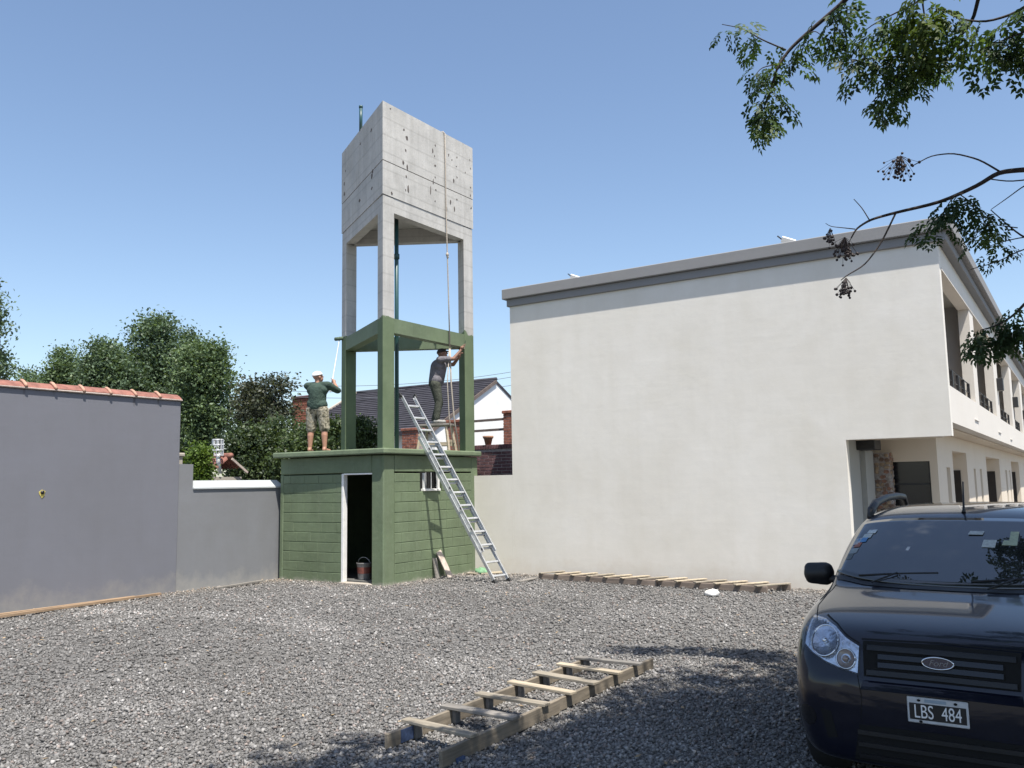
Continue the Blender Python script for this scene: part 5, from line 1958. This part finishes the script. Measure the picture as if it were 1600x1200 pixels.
for i, p in enumerate(cl):
    if i % 5 == 0:
        limb_to(p, 0.05, 0.012, 0.5, True)
    for k in range(17):
        a = rc.uniform(0, 6.283)
        pp_ = p+Vector((rc.gauss(0, .3), rc.gauss(0, .3), rc.gauss(0, .22)))
        dl_ = Vector((math.cos(a), math.sin(a), -rc.uniform(0.1, 0.8)))
        sl_ = rc.uniform(1.1, 1.6)
        bad = False
        for e_ in (pp_, pp_+dl_.normalized()*0.2*sl_, pp_+dl_.normalized()*0.4*sl_-Vector((0, 0, 0.08))):
            if (e_-CAM).dot(fw) > 0.2:
                q_ = proj(e_)
                m_ = 75
                if -m_ < q_[0] < 1600+m_*0.4 and -m_ < q_[1] < 1300:
                    bad = True
        if not bad:
            leaves.append((pp_, dl_, sl_, LC[rc.choice((0, 1, 1, 2))]))
rel(trunk.build('trunk', M['bark'], ct))
rel(wood.build('branches', M['bark'], ct))
Vl, Fl, Al = place_leaves(leaves, 9)
o = link_mesh('crown', fast_mesh('crown', Vl, Fl, M['leaf'], Al), ct)
rel(o)


def berries(px, py, d, n, rx, ry):
    mb = MB()
    c = at(px, py, d)
    top = at(px, py-ry*1.25, d)
    s = d/FPX
    for i in range(n):
        q_ = c+Vector((rt.gauss(0, .45)*rx*s, rt.gauss(0, .45)*rx*s, rt.gauss(0, .45)*ry*s))
        mb.sphere(q_, rt.uniform(0.009, 0.014), 7, 5)
        if True:
            mb.tube([top, top.lerp(q_, 0.5)+Vector((rt.uniform(-.01, .01), 0, 0)), q_], 0.0016, 4)
    o = rel(mb.build('berry_cluster', M['berry'], ct))
    o['kind'] = 'stuff'


berries(1407, 266, 7.2, 60, 28, 18)
berries(1322, 455, 7.3, 36, 13, 17)
berries(1320, 393, 7.4, 56, 18, 18)
berries(1297, 374, 7.4, 22, 9, 14)

# ================================================================== CAR
CARX, CARY = -0.745, 5.25
car = empty('parked_car', (CARX, CARY, 0), R(0.0), 'dark blue compact off-road car facing the camera under the tree', 'car')


def paint_mat():
    t = NT('dark_blue_paint')
    t.color((0.0065, 0.0075, 0.017))
    t.set(Roughness=0.35, Coat_Weight=1.0, Coat_Roughness=0.04)
    # thin dust film
    n = t.ramp(t.noise(3.0, 6, 0.7), [(0.4, 0.0), (0.8, 1.0)])
    t.color(t.mix(t.math('MULTIPLY', n, 0.03), (0.0038, 0.0047, 0.0125), (0.10, 0.095, 0.085)))
    t.b.inputs['Specular IOR Level'].default_value = 0.2
    t.b.inputs['Coat IOR'].default_value = 1.42
    return t.mat


M['paint'] = paint_mat()
M['plastic'] = simple('black_plastic', (0.010, 0.010, 0.0115), 0.5, 0.15, 30, 0.15, 200)
M['gloss_black'] = simple('gloss_black', (0.010, 0.010, 0.012), 0.25, 0.0)
M['chrome'] = simple('chrome', (0.75, 0.76, 0.78), 0.12, 0.0, metallic=1.0)
M['reflector'] = simple('lamp_reflector', (0.60, 0.63, 0.68), 0.22, 0.25, 18, 0.5, 28, metallic=0.85)
M['turn_lens'] = simple('turn_lens', (0.26, 0.20, 0.17), 0.2, 0.2, 40, coat=1.0)
M['tyre'] = simple('tyre', (0.014, 0.014, 0.014), 0.85, 0.2, 20)
M['rim'] = simple('alloy_rim', (0.38, 0.38, 0.39), 0.35, 0.1, 20, metallic=0.8)
M['gap'] = simple('panel_gap', (0.002, 0.002, 0.002), 0.9, 0.0)
M['red_lens'] = simple('red_lens', (0.25, 0.01, 0.01), 0.15, 0.0, coat=1.0)


def glass_mat():
    t = NT('car_glass')
    t.color((0.018, 0.020, 0.021))
    t.set(Roughness=0.015, Coat_Weight=1.0, Coat_Roughness=0.01)
    t.b.inputs['Specular IOR Level'].default_value = 0.7
    n = t.ramp(t.noise(2.5, 6, 0.7), [(0.35, 0.0), (0.8, 1.0)])
    t.color(t.mix(t.math('MULTIPLY', n, 0.22), (0.016, 0.018, 0.019), (0.13, 0.125, 0.12)))
    return t.mat


M['glass'] = glass_mat()


def lens_mat():
    t = NT('clear_lens')
    g_ = t.n('ShaderNodeBsdfGlossy')
    g_.inputs['Roughness'].default_value = 0.03
    tr = t.n('ShaderNodeBsdfTransparent')
    fr = t.n('ShaderNodeFresnel')
    fr.inputs['IOR'].default_value = 1.5
    mx = t.n('ShaderNodeMixShader')
    t.l(fr.outputs[0], mx.inputs[0])
    t.l(tr.outputs[0], mx.inputs[1])
    t.l(g_.outputs[0], mx.inputs[2])
    t.l(mx.outputs[0], t.out.inputs['Surface'])
    return t.mat


M['lens'] = lens_mat()

secs = [
    (0.000, [(0, .30), (.40, .30), (.52, .34), (.57, .45), (.57, .58), (.55, .655), (.48, .685), (.36, .70), (.18, .705), (0, .705)]),
    (0.035, [(0, .25), (.54, .25), (.66, .29), (.70, .45), (.705, .60), (.685, .69), (.60, .725), (.42, .735), (.2, .74), (0, .74)]),
    (0.075, [(0, .235), (.58, .235), (.70, .27), (.745, .45), (.75, .63), (.73, .76), (.64, .83), (.43, .875), (.21, .89), (0, .895)]),
    (0.12, [(0, .225), (.61, .225), (.735, .265), (.775, .45), (.782, .64), (.765, .80), (.69, .885), (.46, .925), (.23, .94), (0, .945)]),
    (0.22, [(0, .21), (.66, .21), (.785, .25), (.82, .45), (.828, .66), (.81, .87), (.755, .955), (.62, .975), (.30, .988), (0, .992)]),
    (0.42, [(0, .20), (.70, .20), (.82, .25), (.852, .45), (.858, .70), (.842, .93), (.795, 1.005), (.66, 1.022), (.32, 1.032), (0, 1.036)]),
    (0.72, [(0, .20), (.72, .20), (.835, .25), (.862, .48), (.868, .75), (.855, .97), (.81, 1.045), (.68, 1.063), (.33, 1.076), (0, 1.08)]),
    (1.02, [(0, .20), (.72, .20), (.835, .25), (.862, .48), (.868, .78), (.858, 1.0), (.815, 1.08), (.69, 1.10), (.34, 1.114), (0, 1.118)]),
    (1.18, [(0, .20), (.72, .20), (.835, .25), (.862, .48), (.868, .80), (.862, 1.01), (.815, 1.095), (.795, 1.14), (.60, 1.16), (0, 1.178)]),
    (1.55, [(0, .20), (.72, .20), (.835, .25), (.862, .48), (.87, .82), (.866, 1.03), (.855, 1.12), (.82, 1.335), (.62, 1.375), (0, 1.395)]),
    (1.90, [(0, .20), (.72, .20), (.835, .25), (.862, .48), (.87, .82), (.868, 1.035), (.86, 1.13), (.79, 1.515), (.60, 1.552), (0, 1.568)]),
    (2.25, [(0, .20), (.72, .20), (.835, .25), (.862, .48), (.87, .82), (.868, 1.04), (.86, 1.135), (.775, 1.57), (.59, 1.612), (0, 1.628)]),
    (3.00, [(0, .20), (.72, .20), (.835, .25), (.862, .48), (.87, .82), (.866, 1.05), (.86, 1.14), (.77, 1.58), (.59, 1.625), (0, 1.64)]),
    (3.60, [(0, .22), (.72, .22), (.83, .27), (.855, .48), (.86, .82), (.855, 1.05), (.845, 1.14), (.755, 1.565), (.58, 1.61), (0, 1.622)]),
    (3.88, [(0, .26), (.70, .26), (.81, .31), (.838, .50), (.842, .82), (.832, 1.05), (.82, 1.13), (.72, 1.49), (.55, 1.55), (0, 1.56)]),
    (4.02, [(0, .30), (.66, .30), (.77, .34), (.80, .50), (.805, .75), (.79, .92), (.73, 1.0), (.55, 1.12), (.28, 1.16), (0, 1.17)]),
    (4.10, [(0, .34), (.58, .34), (.68, .38), (.71, .50), (.715, .66), (.69, .76), (.60, .80), (.44, .83), (.22, .84), (0, .84)]),
]
vs, fs = [], []
W2 = 18
for (yy, hp_) in secs:
    full = [(x, z) for x, z in hp_]+[(-x, z) for x, z in hp_[-2:0:-1]]
    vs += [(x, yy, z) for x, z in full]
for i in range(len(secs)-1):
    for k in range(W2):
        k2 = (k+1) % W2
        fs.append((i*W2+k, i*W2+k2, (i+1)*W2+k2, (i+1)*W2+k))
fs.append(tuple(range(W2-1, -1, -1)))
fs.append(tuple(range((len(secs)-1)*W2, len(secs)*W2)))
body = MB()
body.add(vs, fs, 0, True)
body = body.build('body', M['paint'], car)
bmx = bmesh.new()
bmx.from_mesh(body.data)
bmesh.ops.recalc_face_normals(bmx, faces=bmx.faces)
bmx.to_mesh(body.data)
bmx.free()
ss = body.modifiers.new('ss', 'SUBSURF')
ss.levels = 3
ss.render_levels = 3
evaluated(body)
cut = MB()
for yy in (0.74, 3.24):
    for s in (-1, 1):
        cut.tube([(0.52*s, yy, 0.33), (1.1*s, yy, 0.33)], 0.385, 28, smooth=False)
cuto = cut.build('arch_cutter', M['plastic'], car)
bo = body.modifiers.new('b', 'BOOLEAN')
bo.operation = 'DIFFERENCE'
bo.solver = 'EXACT'
bo.object = cuto
evaluated(body)
bpy.data.objects.remove(cuto, do_unlink=True)
body.data.polygons.foreach_set('use_smooth', [True]*len(body.data.polygons))
es = body.modifiers.new('e', 'EDGE_SPLIT')
es.split_angle = R(50)
evaluated(body)
bvh = BVHTree.FromPolygons([v.co.copy() for v in body.data.vertices], [tuple(p.vertices) for p in body.data.polygons])


def hit(o, d):
    h = bvh.ray_cast(Vector(o), Vector(d).normalized())
    return h[0], h[1]


def resample(pl, n):
    pl = [Vector(p) for p in pl]
    L = [0]
    for a, c in zip(pl, pl[1:]):
        L.append(L[-1]+(c-a).length)
    out = []
    for i in range(n+1):
        s = L[-1]*i/n
        k = 0
        while k < len(L)-2 and L[k+1] < s:
            k += 1
        t_ = (s-L[k])/max(1e-9, L[k+1]-L[k])
        out.append(pl[k].lerp(pl[k+1], t_))
    return out


def patch(name, mat, a, c, off=0.004, nu=10, nv=5, mode='front', parent=None, thick=0.02, mirror=False, off2=None):
    """panel lying on the body: edge polylines a and c (x, z) seen from the front, or 3D guesses for mode 'n'"""
    sgn = -1 if mirror else 1
    pa, pc = resample(a, nu), resample(c, nu)
    rows = []
    for j in range(nv+1):
        t_ = j/nv
        row = []
        for i in range(nu+1):
            p = pa[i].lerp(pc[i], t_)
            if mode == 'front':
                o_, d_ = Vector((p.x*sgn, -2, p.y)), Vector((0, 1, 0))
            elif mode == 'side':
                o_, d_ = Vector((2*sgn, p.x, p.y)), Vector((-sgn, 0, 0))
            elif mode == 'back':
                o_, d_ = Vector((p.x*sgn, 6, p.y)), Vector((0, -1, 0))
            elif mode == 'top':
                o_, d_ = Vector((p.x*sgn, p.y, 3)), Vector((0, 0, -1))
            else:
                n_ = Vector((0, -0.55, 0.84))
                o_, d_ = Vector((p.x*sgn, p.y, p.z))+n_, -n_
            h, nn = hit(o_, d_)
            if h is None:
                h = o_+d_*(2.1 if mode == 'front' else 1.2)
            row.append((h-d_*(off if off2 is None else off+(off2-off)*t_), d_))
        rows.append(row)
    if name == 'windscreen':               # one clean curved sheet: low order fit through the body hits
        U_ = np.array([[-1+2*i/nu, -1+2*j/nv] for j in range(nv+1) for i in range(nu+1)])
        B_ = np.stack([U_[:, 0]**a_*U_[:, 1]**b_ for a_ in range(5) for b_ in range(3)], 1)
        H_ = np.array([tuple(r[0]) for row in rows for r in row])
        H_ = B_ @ np.linalg.lstsq(B_, H_, rcond=None)[0]
        rows = [[(Vector(H_[j*(nu+1)+i]), rows[j][i][1]) for i in range(nu+1)] for j in range(nv+1)]
    mb = MB()
    V_ = [r[0] for row in rows for r in row]
    nvv = len(V_)
    V_ += [r[0]+r[1]*thick for row in rows for r in row]
    F_ = []
    w = nu+1
    for j in range(nv):
        for i in range(nu):
            F_.append((j*w+i, j*w+i+1, (j+1)*w+i+1, (j+1)*w+i))
    ring = [i for i in range(w)]+[j*w+nu for j in range(1, nv+1)]+[nv*w+i for i in range(nu-1, -1, -1)]+[j*w for j in range(nv-1, 0, -1)]
    for k in range(len(ring)):
        a_, b_ = ring[k], ring[(k+1) % len(ring)]
        F_.append((a_, b_, b_+nvv, a_+nvv))
    mb.add(V_, F_, 0, True)
    o = mb.build(name, M[mat] if isinstance(mat, str) else mat, parent or car)
    b2_ = bmesh.new()
    b2_.from_mesh(o.data)
    bmesh.ops.recalc_face_normals(b2_, faces=b2_.faces)
    b2_.to_mesh(o.data)
    b2_.free()
    if name == 'windscreen':
        pass
    if name != 'windscreen':
        e_ = o.modifiers.new('e', 'EDGE_SPLIT')
        e_.split_angle = R(45)
    evaluated(o)
    return o


def line_on(name, pts, w, mat, mode, mirror=False, off=0.0015):
    """thin strip following points on the body (panel gaps)"""
    pts = [Vector(p) for p in pts]
    a, c = [], []
    for i, p in enumerate(pts):
        d_ = pts[min(i+1, len(pts)-1)]-pts[max(i-1, 0)]
        n_ = Vector((-d_.y, d_.x)).normalized()*w/2
        a.append(p+n_)
        c.append(p-n_)
    return patch(name, mat, a, c, off, 24, 1, mode, None, 0.004, mirror)


def ringo(c, rx, rz, r, n=28, tilt=0.0):
    return [(c[0]+rx*math.cos(a), c[1]+tilt*rx*math.cos(a), c[2]+rz*math.sin(a)) for a in [6.2832*i/n for i in range(n+1)]]


for mir in (False, True):
    sg = -1 if mir else 1
    # head lamps (outer end first)
    ha = [(-.735, 1.0), (-.655, .995), (-.565, .965), (-.49, .918), (-.415, .885)]
    hc = [(-.735, .865), (-.68, .828), (-.60, .79), (-.51, .762), (-.42, .745)]
    hl = patch('headlight', 'reflector', ha, hc, 0.004, 16, 8, 'front', None, 0.02, mir)
    patch('headlight_surround', 'gloss_black', [(-.75, 1.008), (-.655, 1.005), (-.56, .975), (-.485, .93), (-.405, .895)], [(-.748, .855), (-.68, .816), (-.60, .778), (-.51, .75), (-.408, .733)], 0.0015, 16, 8, 'front', None, 0.012, mir)
    for (cx, cz, rr, mt) in ((-.612, .898, .078, 'chrome'), (-.485, .815, .052, 'turn_lens')):
        h, nn = hit((cx*sg, -2, cz), (0, 1, 0))
        sl_y = -nn.x/nn.y if abs(nn.y) > 0.1 else 0
        sl_z = -nn.z/nn.y if abs(nn.y) > 0.1 else 0
        ring = [(h.x+rr*math.cos(a), h.y-0.014+sl_y*rr*math.cos(a)+sl_z*rr*math.sin(a), h.z+rr*math.sin(a)) for a in [6.2832*i/28 for i in range(29)]]
        MB().tube(ring, 0.005, 6).build('lamp_ring', M['chrome'], hl)
        bowl = MB()
        R_ = []
        for (fr_, dp) in ((0.96, -0.010), (0.75, 0.0), (0.45, 0.012), (0.14, 0.018)):
            R_.append([(h.x+rr*fr_*math.cos(a), h.y-0.008+dp*0.4+(sl_y*math.cos(a)+sl_z*math.sin(a))*rr*fr_, h.z+rr*fr_*math.sin(a)) for a in [6.2832*i/24 for i in range(24)]])
        vv = [p for r_ in R_ for p in r_]
        ff = [(j*24+i, j*24+(i+1) % 24, (j+1)*24+(i+1) % 24, (j+1)*24+i) for j in range(3) for i in range(24)]+[tuple(range(72, 96))]
        bowl.add(vv, ff, 0, True)
        bowl.build('lamp_bowl', M['reflector'] if mt == 'chrome' else M['turn_lens'], hl)
        MB().sphere((h.x, h.y-0.016, h.z), 0.016 if mt == 'chrome' else 0.02, 10, 8).build('bulb', M['chrome'] if mt == 'chrome' else M['turn_lens'], hl)
    patch('headlight_lens', 'lens', ha, hc, 0.030, 16, 8, 'front', None, 0.002, mir)
    # fog lamp recess and bumper slot
    fc = [(-.72+.058*math.cos(a), .475+.058*math.sin(a)) for a in [math.pi*i/10 for i in range(11)]][::-1]
    fd = [(-.72+.058*math.cos(a), .475-.058*math.sin(a)) for a in [math.pi*i/10 for i in range(11)]][::-1]
    patch('fog_lamp', 'gloss_black', fc, fd, 0.003, 12, 6, 'front', None, 0.02, mir)
    patch('bumper_slot', 'gap', [(-.635, .53), (-.575, .52)], [(-.60, .37), (-.545, .38)], 0.002, 4, 8, 'front', None, 0.01, mir)
    # gaps: bonnet, bumper, doors
    line_on('bonnet_gap', [(-.415, .90), (-.49, .932), (-.565, .978), (-.655, 1.008)], 0.006, 'gap', 'front', mir)
    line_on('bonnet_gap', [(-.70, .30), (-.765, .6), (-.775, .9), (-.765, 1.1)], 0.006, 'gap', 'top', mir)
    line_on('bumper_gap', [(-.42, .735), (-.40, .62), (-.41, .50)], 0.004, 'gap', 'front', mir)
    for yy in (1.42, 2.42):
        line_on('door_gap', [(yy, .32), (yy, 1.06)], 0.006, 'gap', 'side', not mir)
    line_on('door_gap', [(3.42, 1.06), (3.36, .75)], 0.006, 'gap', 'side', not mir)
    for yy in (2.22, 3.1):
        h, nn = hit((-2*sg, yy, .92), (sg, 0, 0))
        MB().cap((h.x-0.02*sg, yy-0.08, .92), 0.014, (h.x-0.02*sg, yy+0.08, .92), 0.014, 8).build('door_handle', M['paint'], car)
    # side glass
    patch('side_window', 'glass', [(1.62, 1.15), (2.36, 1.15)], [(2.02, 1.47), (2.38, 1.50)], 0.003, 8, 6, 'side', None, 0.012, not mir)
    patch('side_window', 'glass', [(2.46, 1.15), (3.28, 1.16)], [(2.48, 1.50), (3.22, 1.50)], 0.003, 8, 6, 'side', None, 0.012, not mir)
    patch('side_window', 'glass', [(3.38, 1.17), (3.72, 1.2)], [(3.32, 1.49), (3.62, 1.46)], 0.003, 8, 6, 'side', None, 0.012, not mir)
    patch('tail_light', 'red_lens', [(-.78, 1.05), (-.68, 1.05)], [(-.77, .80), (-.66, .80)], 0.006, 4, 8, 'back', None, 0.02, mir)
    # black sill and wheel arch mouldings
    patch('sill_moulding', 'plastic', [(1.14, .40), (2.84, .40)], [(1.14, .26), (2.84, .26)], 0.008, 12, 3, 'side', None, 0.02, not mir)
    for yy in (0.74, 3.24):
        ar = []
        for i in range(17):
            a = math.pi*(i/16)
            h, nn = hit((-2*sg, yy+0.415*math.cos(a), .33+0.405*math.sin(a)), (sg, 0, 0))
            xx = h.x if h is not None else -.84*sg
            ar.append((xx, yy+0.405*math.cos(a), .33+0.395*math.sin(a)))
        MB().tube(ar, 0.022, 6).build('arch_moulding', M['plastic'], car)
        wh = empty('wheel', (-.745*sg, yy, .33))
        wh.parent = car
        tp = [(-.10, .235), (-.105, .30), (-.08, .328), (0, .333), (.08, .328), (.105, .30), (.10, .235)]
        MB().tube([(x_, 0, 0) for x_, r_ in tp], [r_ for x_, r_ in tp], 36).build('tyre', M['tyre'], wh)
        rm = MB()
        rm.tube([(-.085*sg, 0, 0), (-.06*sg, 0, 0)], [.232, .225], 30)
        for i in range(6):
            a = 6.283*i/6
            rm.bar((-.09*sg, 0, 0), (-.09*sg, .215*math.cos(a), .215*math.sin(a)), 0.05, 0.03, (1, 0, 0))
        rm.build('rim', M['rim'], wh)
    # door mirror
    mm = MB().cap((-.965*sg, 1.62, 1.135), .072, (-1.055*sg, 1.63, 1.125), .070)
    mm.cap((-.955*sg, 1.62, 1.16), .055, (-1.075*sg, 1.63, 1.165), .045)
    mm.cap((-.955*sg, 1.62, 1.09), .050, (-1.07*sg, 1.63, 1.09), .045)
    mo = mm.build('door_mirror', M['plastic'], car)
    remesh(mo, 0.012, 6, 0.5)
    MB().cap((-.80*sg, 1.56, 1.10), .030, (-.95*sg, 1.62, 1.09), .028, 10).build('mirror_arm', M['plastic'], car)
    MB().sphere((-1.01*sg, 1.70, 1.13), (.085, .012, .075), 14, 8).build('mirror_glass', M['chrome'], car)
    # roof rails
    rr_ = [(-.70*sg, 2.05, 1.53), (-.70*sg, 2.12, 1.59), (-.695*sg, 2.30, 1.645), (-.69*sg, 2.7, 1.675), (-.685*sg, 3.2, 1.68), (-.68*sg, 3.5, 1.665), (-.675*sg, 3.64, 1.57)]
    MB().tube(rr_, [.022, .032, .032, .030, .030, .030, .022], 8).build('roof_rail', M['plastic'], car)

# grille, slats, badge
patch('grille', 'gap', [(-.395, .915), (0, .925), (.395, .915)], [(-.385, .735), (0, .735), (.385, .735)], 0.006, 20, 8, 'front', None, 0.02)
for zc, hw in ((.885, .37), (.843, .31), (.80, .31), (.757, .37)):
    patch('grille_slat', 'gloss_black' if zc in (.843, .80) else 'plastic', [(-hw, zc+.013), (0, zc+.016), (hw, zc+.013)], [(-hw, zc-.013), (0, zc-.010), (hw, zc-.013)], 0.020, 20, 2, 'front', None, 0.018)
h, nn = hit((0, -2, .83), (0, 1, 0))
by = h.y-0.034
badge = MB()
el = [(0.078*math.cos(a), by, .838+.031*math.sin(a)) for a in [6.2832*i/40 for i in range(40)]]
eb = [(p[0], by+0.03, p[2]) for p in el]
badge.add(el+eb, [tuple(range(40))]+[(i, 40+i, 40+(i+1) % 40, (i+1) % 40) for i in range(40)])
bo_ = badge.build('badge', simple('badge_blue', (0.012, 0.016, 0.045), 0.2, 0.0, coat=1.0), car)
MB().tube([(0.078*math.cos(a), by-0.001, .838+.031*math.sin(a)) for a in [6.2832*i/40 for i in range(41)]], 0.0045, 6).build('badge_ring', M['chrome'], bo_)


def text(body_, size, loc, mat, parent, name, sx=1.0, shear=0.0, ex=0.001):
    cu = bpy.data.curves.new(name, 'FONT')
    cu.body = body_
    cu.size = size
    cu.shear = shear
    cu.extrude = ex
    cu.align_x = 'CENTER'
    cu.align_y = 'CENTER'
    to = bpy.data.objects.new(name, cu)
    COL.objects.link(to)
    me = evaluated(to)
    bpy.data.objects.remove(to, do_unlink=True)
    me.materials.clear()
    me.materials.append(mat)
    o = link_mesh(name, me, parent)
    o.location = loc
    o.rotation_euler = (R(90), 0, 0)
    o.scale = (sx, 1, 1)
    return o


text('Ford', 0.046, (0, by-0.002, .838), simple('badge_script', (0.20, 0.21, 0.24), 0.3, 0.0, metallic=0.6), bo_, 'badge_script', 1.05, 0.35)

# number plate
py_ = hit((0, -2, .59), (0, 1, 0))[0].y-0.016
npl = empty('number_plate', (-0.012, py_, .59))
npl.parent = car
MB().cbox(-.150, .150, 0, .010, -.068, .068, .004).build('plate', simple('plate_white', (0.50, 0.51, 0.52), 0.4, 0.12, 20), npl)
MB().cbox(-.139, .139, -.0025, .002, -.050, .036, .001).build('plate_field', simple('plate_black', (0.012, 0.012, 0.013), 0.4, 0.0), npl)
MB().cbox(-.062, .045, -.0015, .002, .0435, .0605, .001).build('plate_band', simple('plate_band', (0.26, 0.32, 0.38), 0.5, 0.1, 60), npl)
text('LBS  484', 0.100, (0.0, -.0038, -.009), simple('plate_letters', (0.72, 0.72, 0.72), 0.4, 0.0), npl, 'plate_letters', 0.66, 0.0, 0.0008)
for (bx_, bz_) in ((-.09, .052), (.09, .052), (-.085, -.0585)):
    MB().sphere((bx_, -.002, bz_), (.009, .004, .007), 8, 6).build('bolt', M['gap'], npl)

# lower bumper mouth
patch('lower_grille', 'gap', [(-.42, .47), (0, .475), (.42, .47)], [(-.46, .27), (0, .265), (.46, .27)], 0.003, 20, 8, 'front', None, 0.012)
for zc in (.43, .365, .30):
    patch('lower_slat', 'plastic', [(-.43, zc+.012), (.43, zc+.012)], [(-.43, zc-.012), (.43, zc-.012)], 0.014, 20, 2, 'front', None, 0.012)
patch('bumper_crease', 'paint', [(-.39, .712), (0, .715), (.39, .712)], [(-.40, .668), (0, .671), (.40, .668)], 0.002, 20, 3, 'front', None, 0.02, False, 0.034)
line_on('bonnet_gap', [(-.405, .922), (0, .934), (.405, .922)], 0.007, 'gap', 'front')

# windscreen, cowl, wipers
wbot = [(-.785, 1.29, 1.13), (-.58, 1.13, 1.13), (-.28, 1.065, 1.13), (0, 1.05, 1.13), (.28, 1.065, 1.13), (.58, 1.13, 1.13), (.785, 1.29, 1.13)]
wtop = [(-.715, 1.86, 1.5), (-.36, 1.85, 1.53), (0, 1.845, 1.54), (.36, 1.85, 1.53), (.715, 1.86, 1.5)]
wcow = [(-.77, 1.20, 1.10), (-.56, 1.065, 1.10), (-.28, 1.0, 1.10), (0, .985, 1.10), (.28, 1.0, 1.10), (.56, 1.065, 1.10), (.77, 1.20, 1.10)]
patch('windscreen_seal', 'gloss_black', [(p[0]*1.03, p[1]-0.015, p[2]) for p in wbot], [(p[0]*1.04, p[1]+0.025, p[2]+.02) for p in wtop], 0.0005, 28, 14, 'n', None, 0.008)
ws = patch('windscreen', 'glass', wbot, wtop, 0.018, 32, 16, 'n', None, 0.008)
patch('cowl', 'plastic', wcow, [(p[0]*1.02, p[1]-0.012, p[2]) for p in wbot], 0.005, 28, 2, 'n', None, 0.008)


def on_glass(x, yg, off):
    n_ = Vector((0, -0.55, 0.84))
    g_ = Vector((x, yg, 1.13+(yg-1.05)*0.5))
    h, nn = hit(g_+n_, -n_)
    return h+n_*off


for (xa, ya, xb, yb) in ((-.62, 1.12, -.12, 1.14), (.08, 1.075, .60, 1.16)):
    p0_, p1_ = on_glass(xa, ya+0.03, 0.022), on_glass(xb, yb+0.05, 0.022)
    wp = MB().tube([p0_.lerp(p1_, t_/6) + Vector((0, 0, 0.004*math.sin(math.pi*t_/6))) for t_ in range(7)], 0.007, 6)
    wo = wp.build('wiper', M['plastic'], car)
    MB().tube([on_glass(xa+0.1, ya-0.06, 0.02), p0_.lerp(p1_, 0.5)+Vector((0, -0.01, 0.012))], 0.006, 6).build('wiper_arm', M['plastic'], wo)
for (xa, xb, ya, yb, c_) in ((-.575, -.515, 1.74, 1.77, (0.45, 0.50, 0.52)), (-.60, -.54, 1.665, 1.70, (0.42, 0.46, 0.46)), (-.63, -.565, 1.60, 1.64, (0.06, 0.20, 0.42)), (-.655, -.61, 1.57, 1.64, (0.30, 0.32, 0.34)),
                             (-.645, -.60, 1.525, 1.56, (0.26, 0.09, 0.05)), (-.68, -.61, 1.43, 1.475, (0.24, 0.27, 0.27)), (-.695, -.635, 1.34, 1.40, (0.09, 0.10, 0.10)), (.03, .12, 1.71, 1.735, (0.42, 0.44, 0.42)), (.12, .20, 1.52, 1.60, (0.46, 0.48, 0.45)), (.28, .33, 1.56, 1.74, (0.36, 0.40, 0.27)), (.24, .28, 1.56, 1.60, (0.36, 0.40, 0.27)), (-.355, -.335, 1.45, 1.475, (0.5, 0.5, 0.5))):
    if xa < -.4:
        xa, xb = xa-0.075, xb-0.075
    patch('sticker', simple('sticker', c_, 0.4, 0.25, 60), [(xa, ya, 1.3), (xb, ya, 1.3)], [(xa+0.01, yb, 1.35), (xb+0.01, yb, 1.35)], 0.0195, 2, 2, 'n', ws, 0.0012)
# aerial
ab = hit((-0.03, 2.02, 3), (0, 0, -1))[0]
an = MB().tube([ab, ab+Vector((0, 0.02, 0.03)), ab+Vector((0, 0.10, 0.23))], [0.016, 0.008, 0.005], 8)
an.build('aerial', M['plastic'], car)
patch('rear_window', 'glass', [(-.52, 1.20), (.52, 1.20)], [(-.48, 1.44), (.48, 1.44)], 0.005, 12, 6, 'back', None, 0.02)
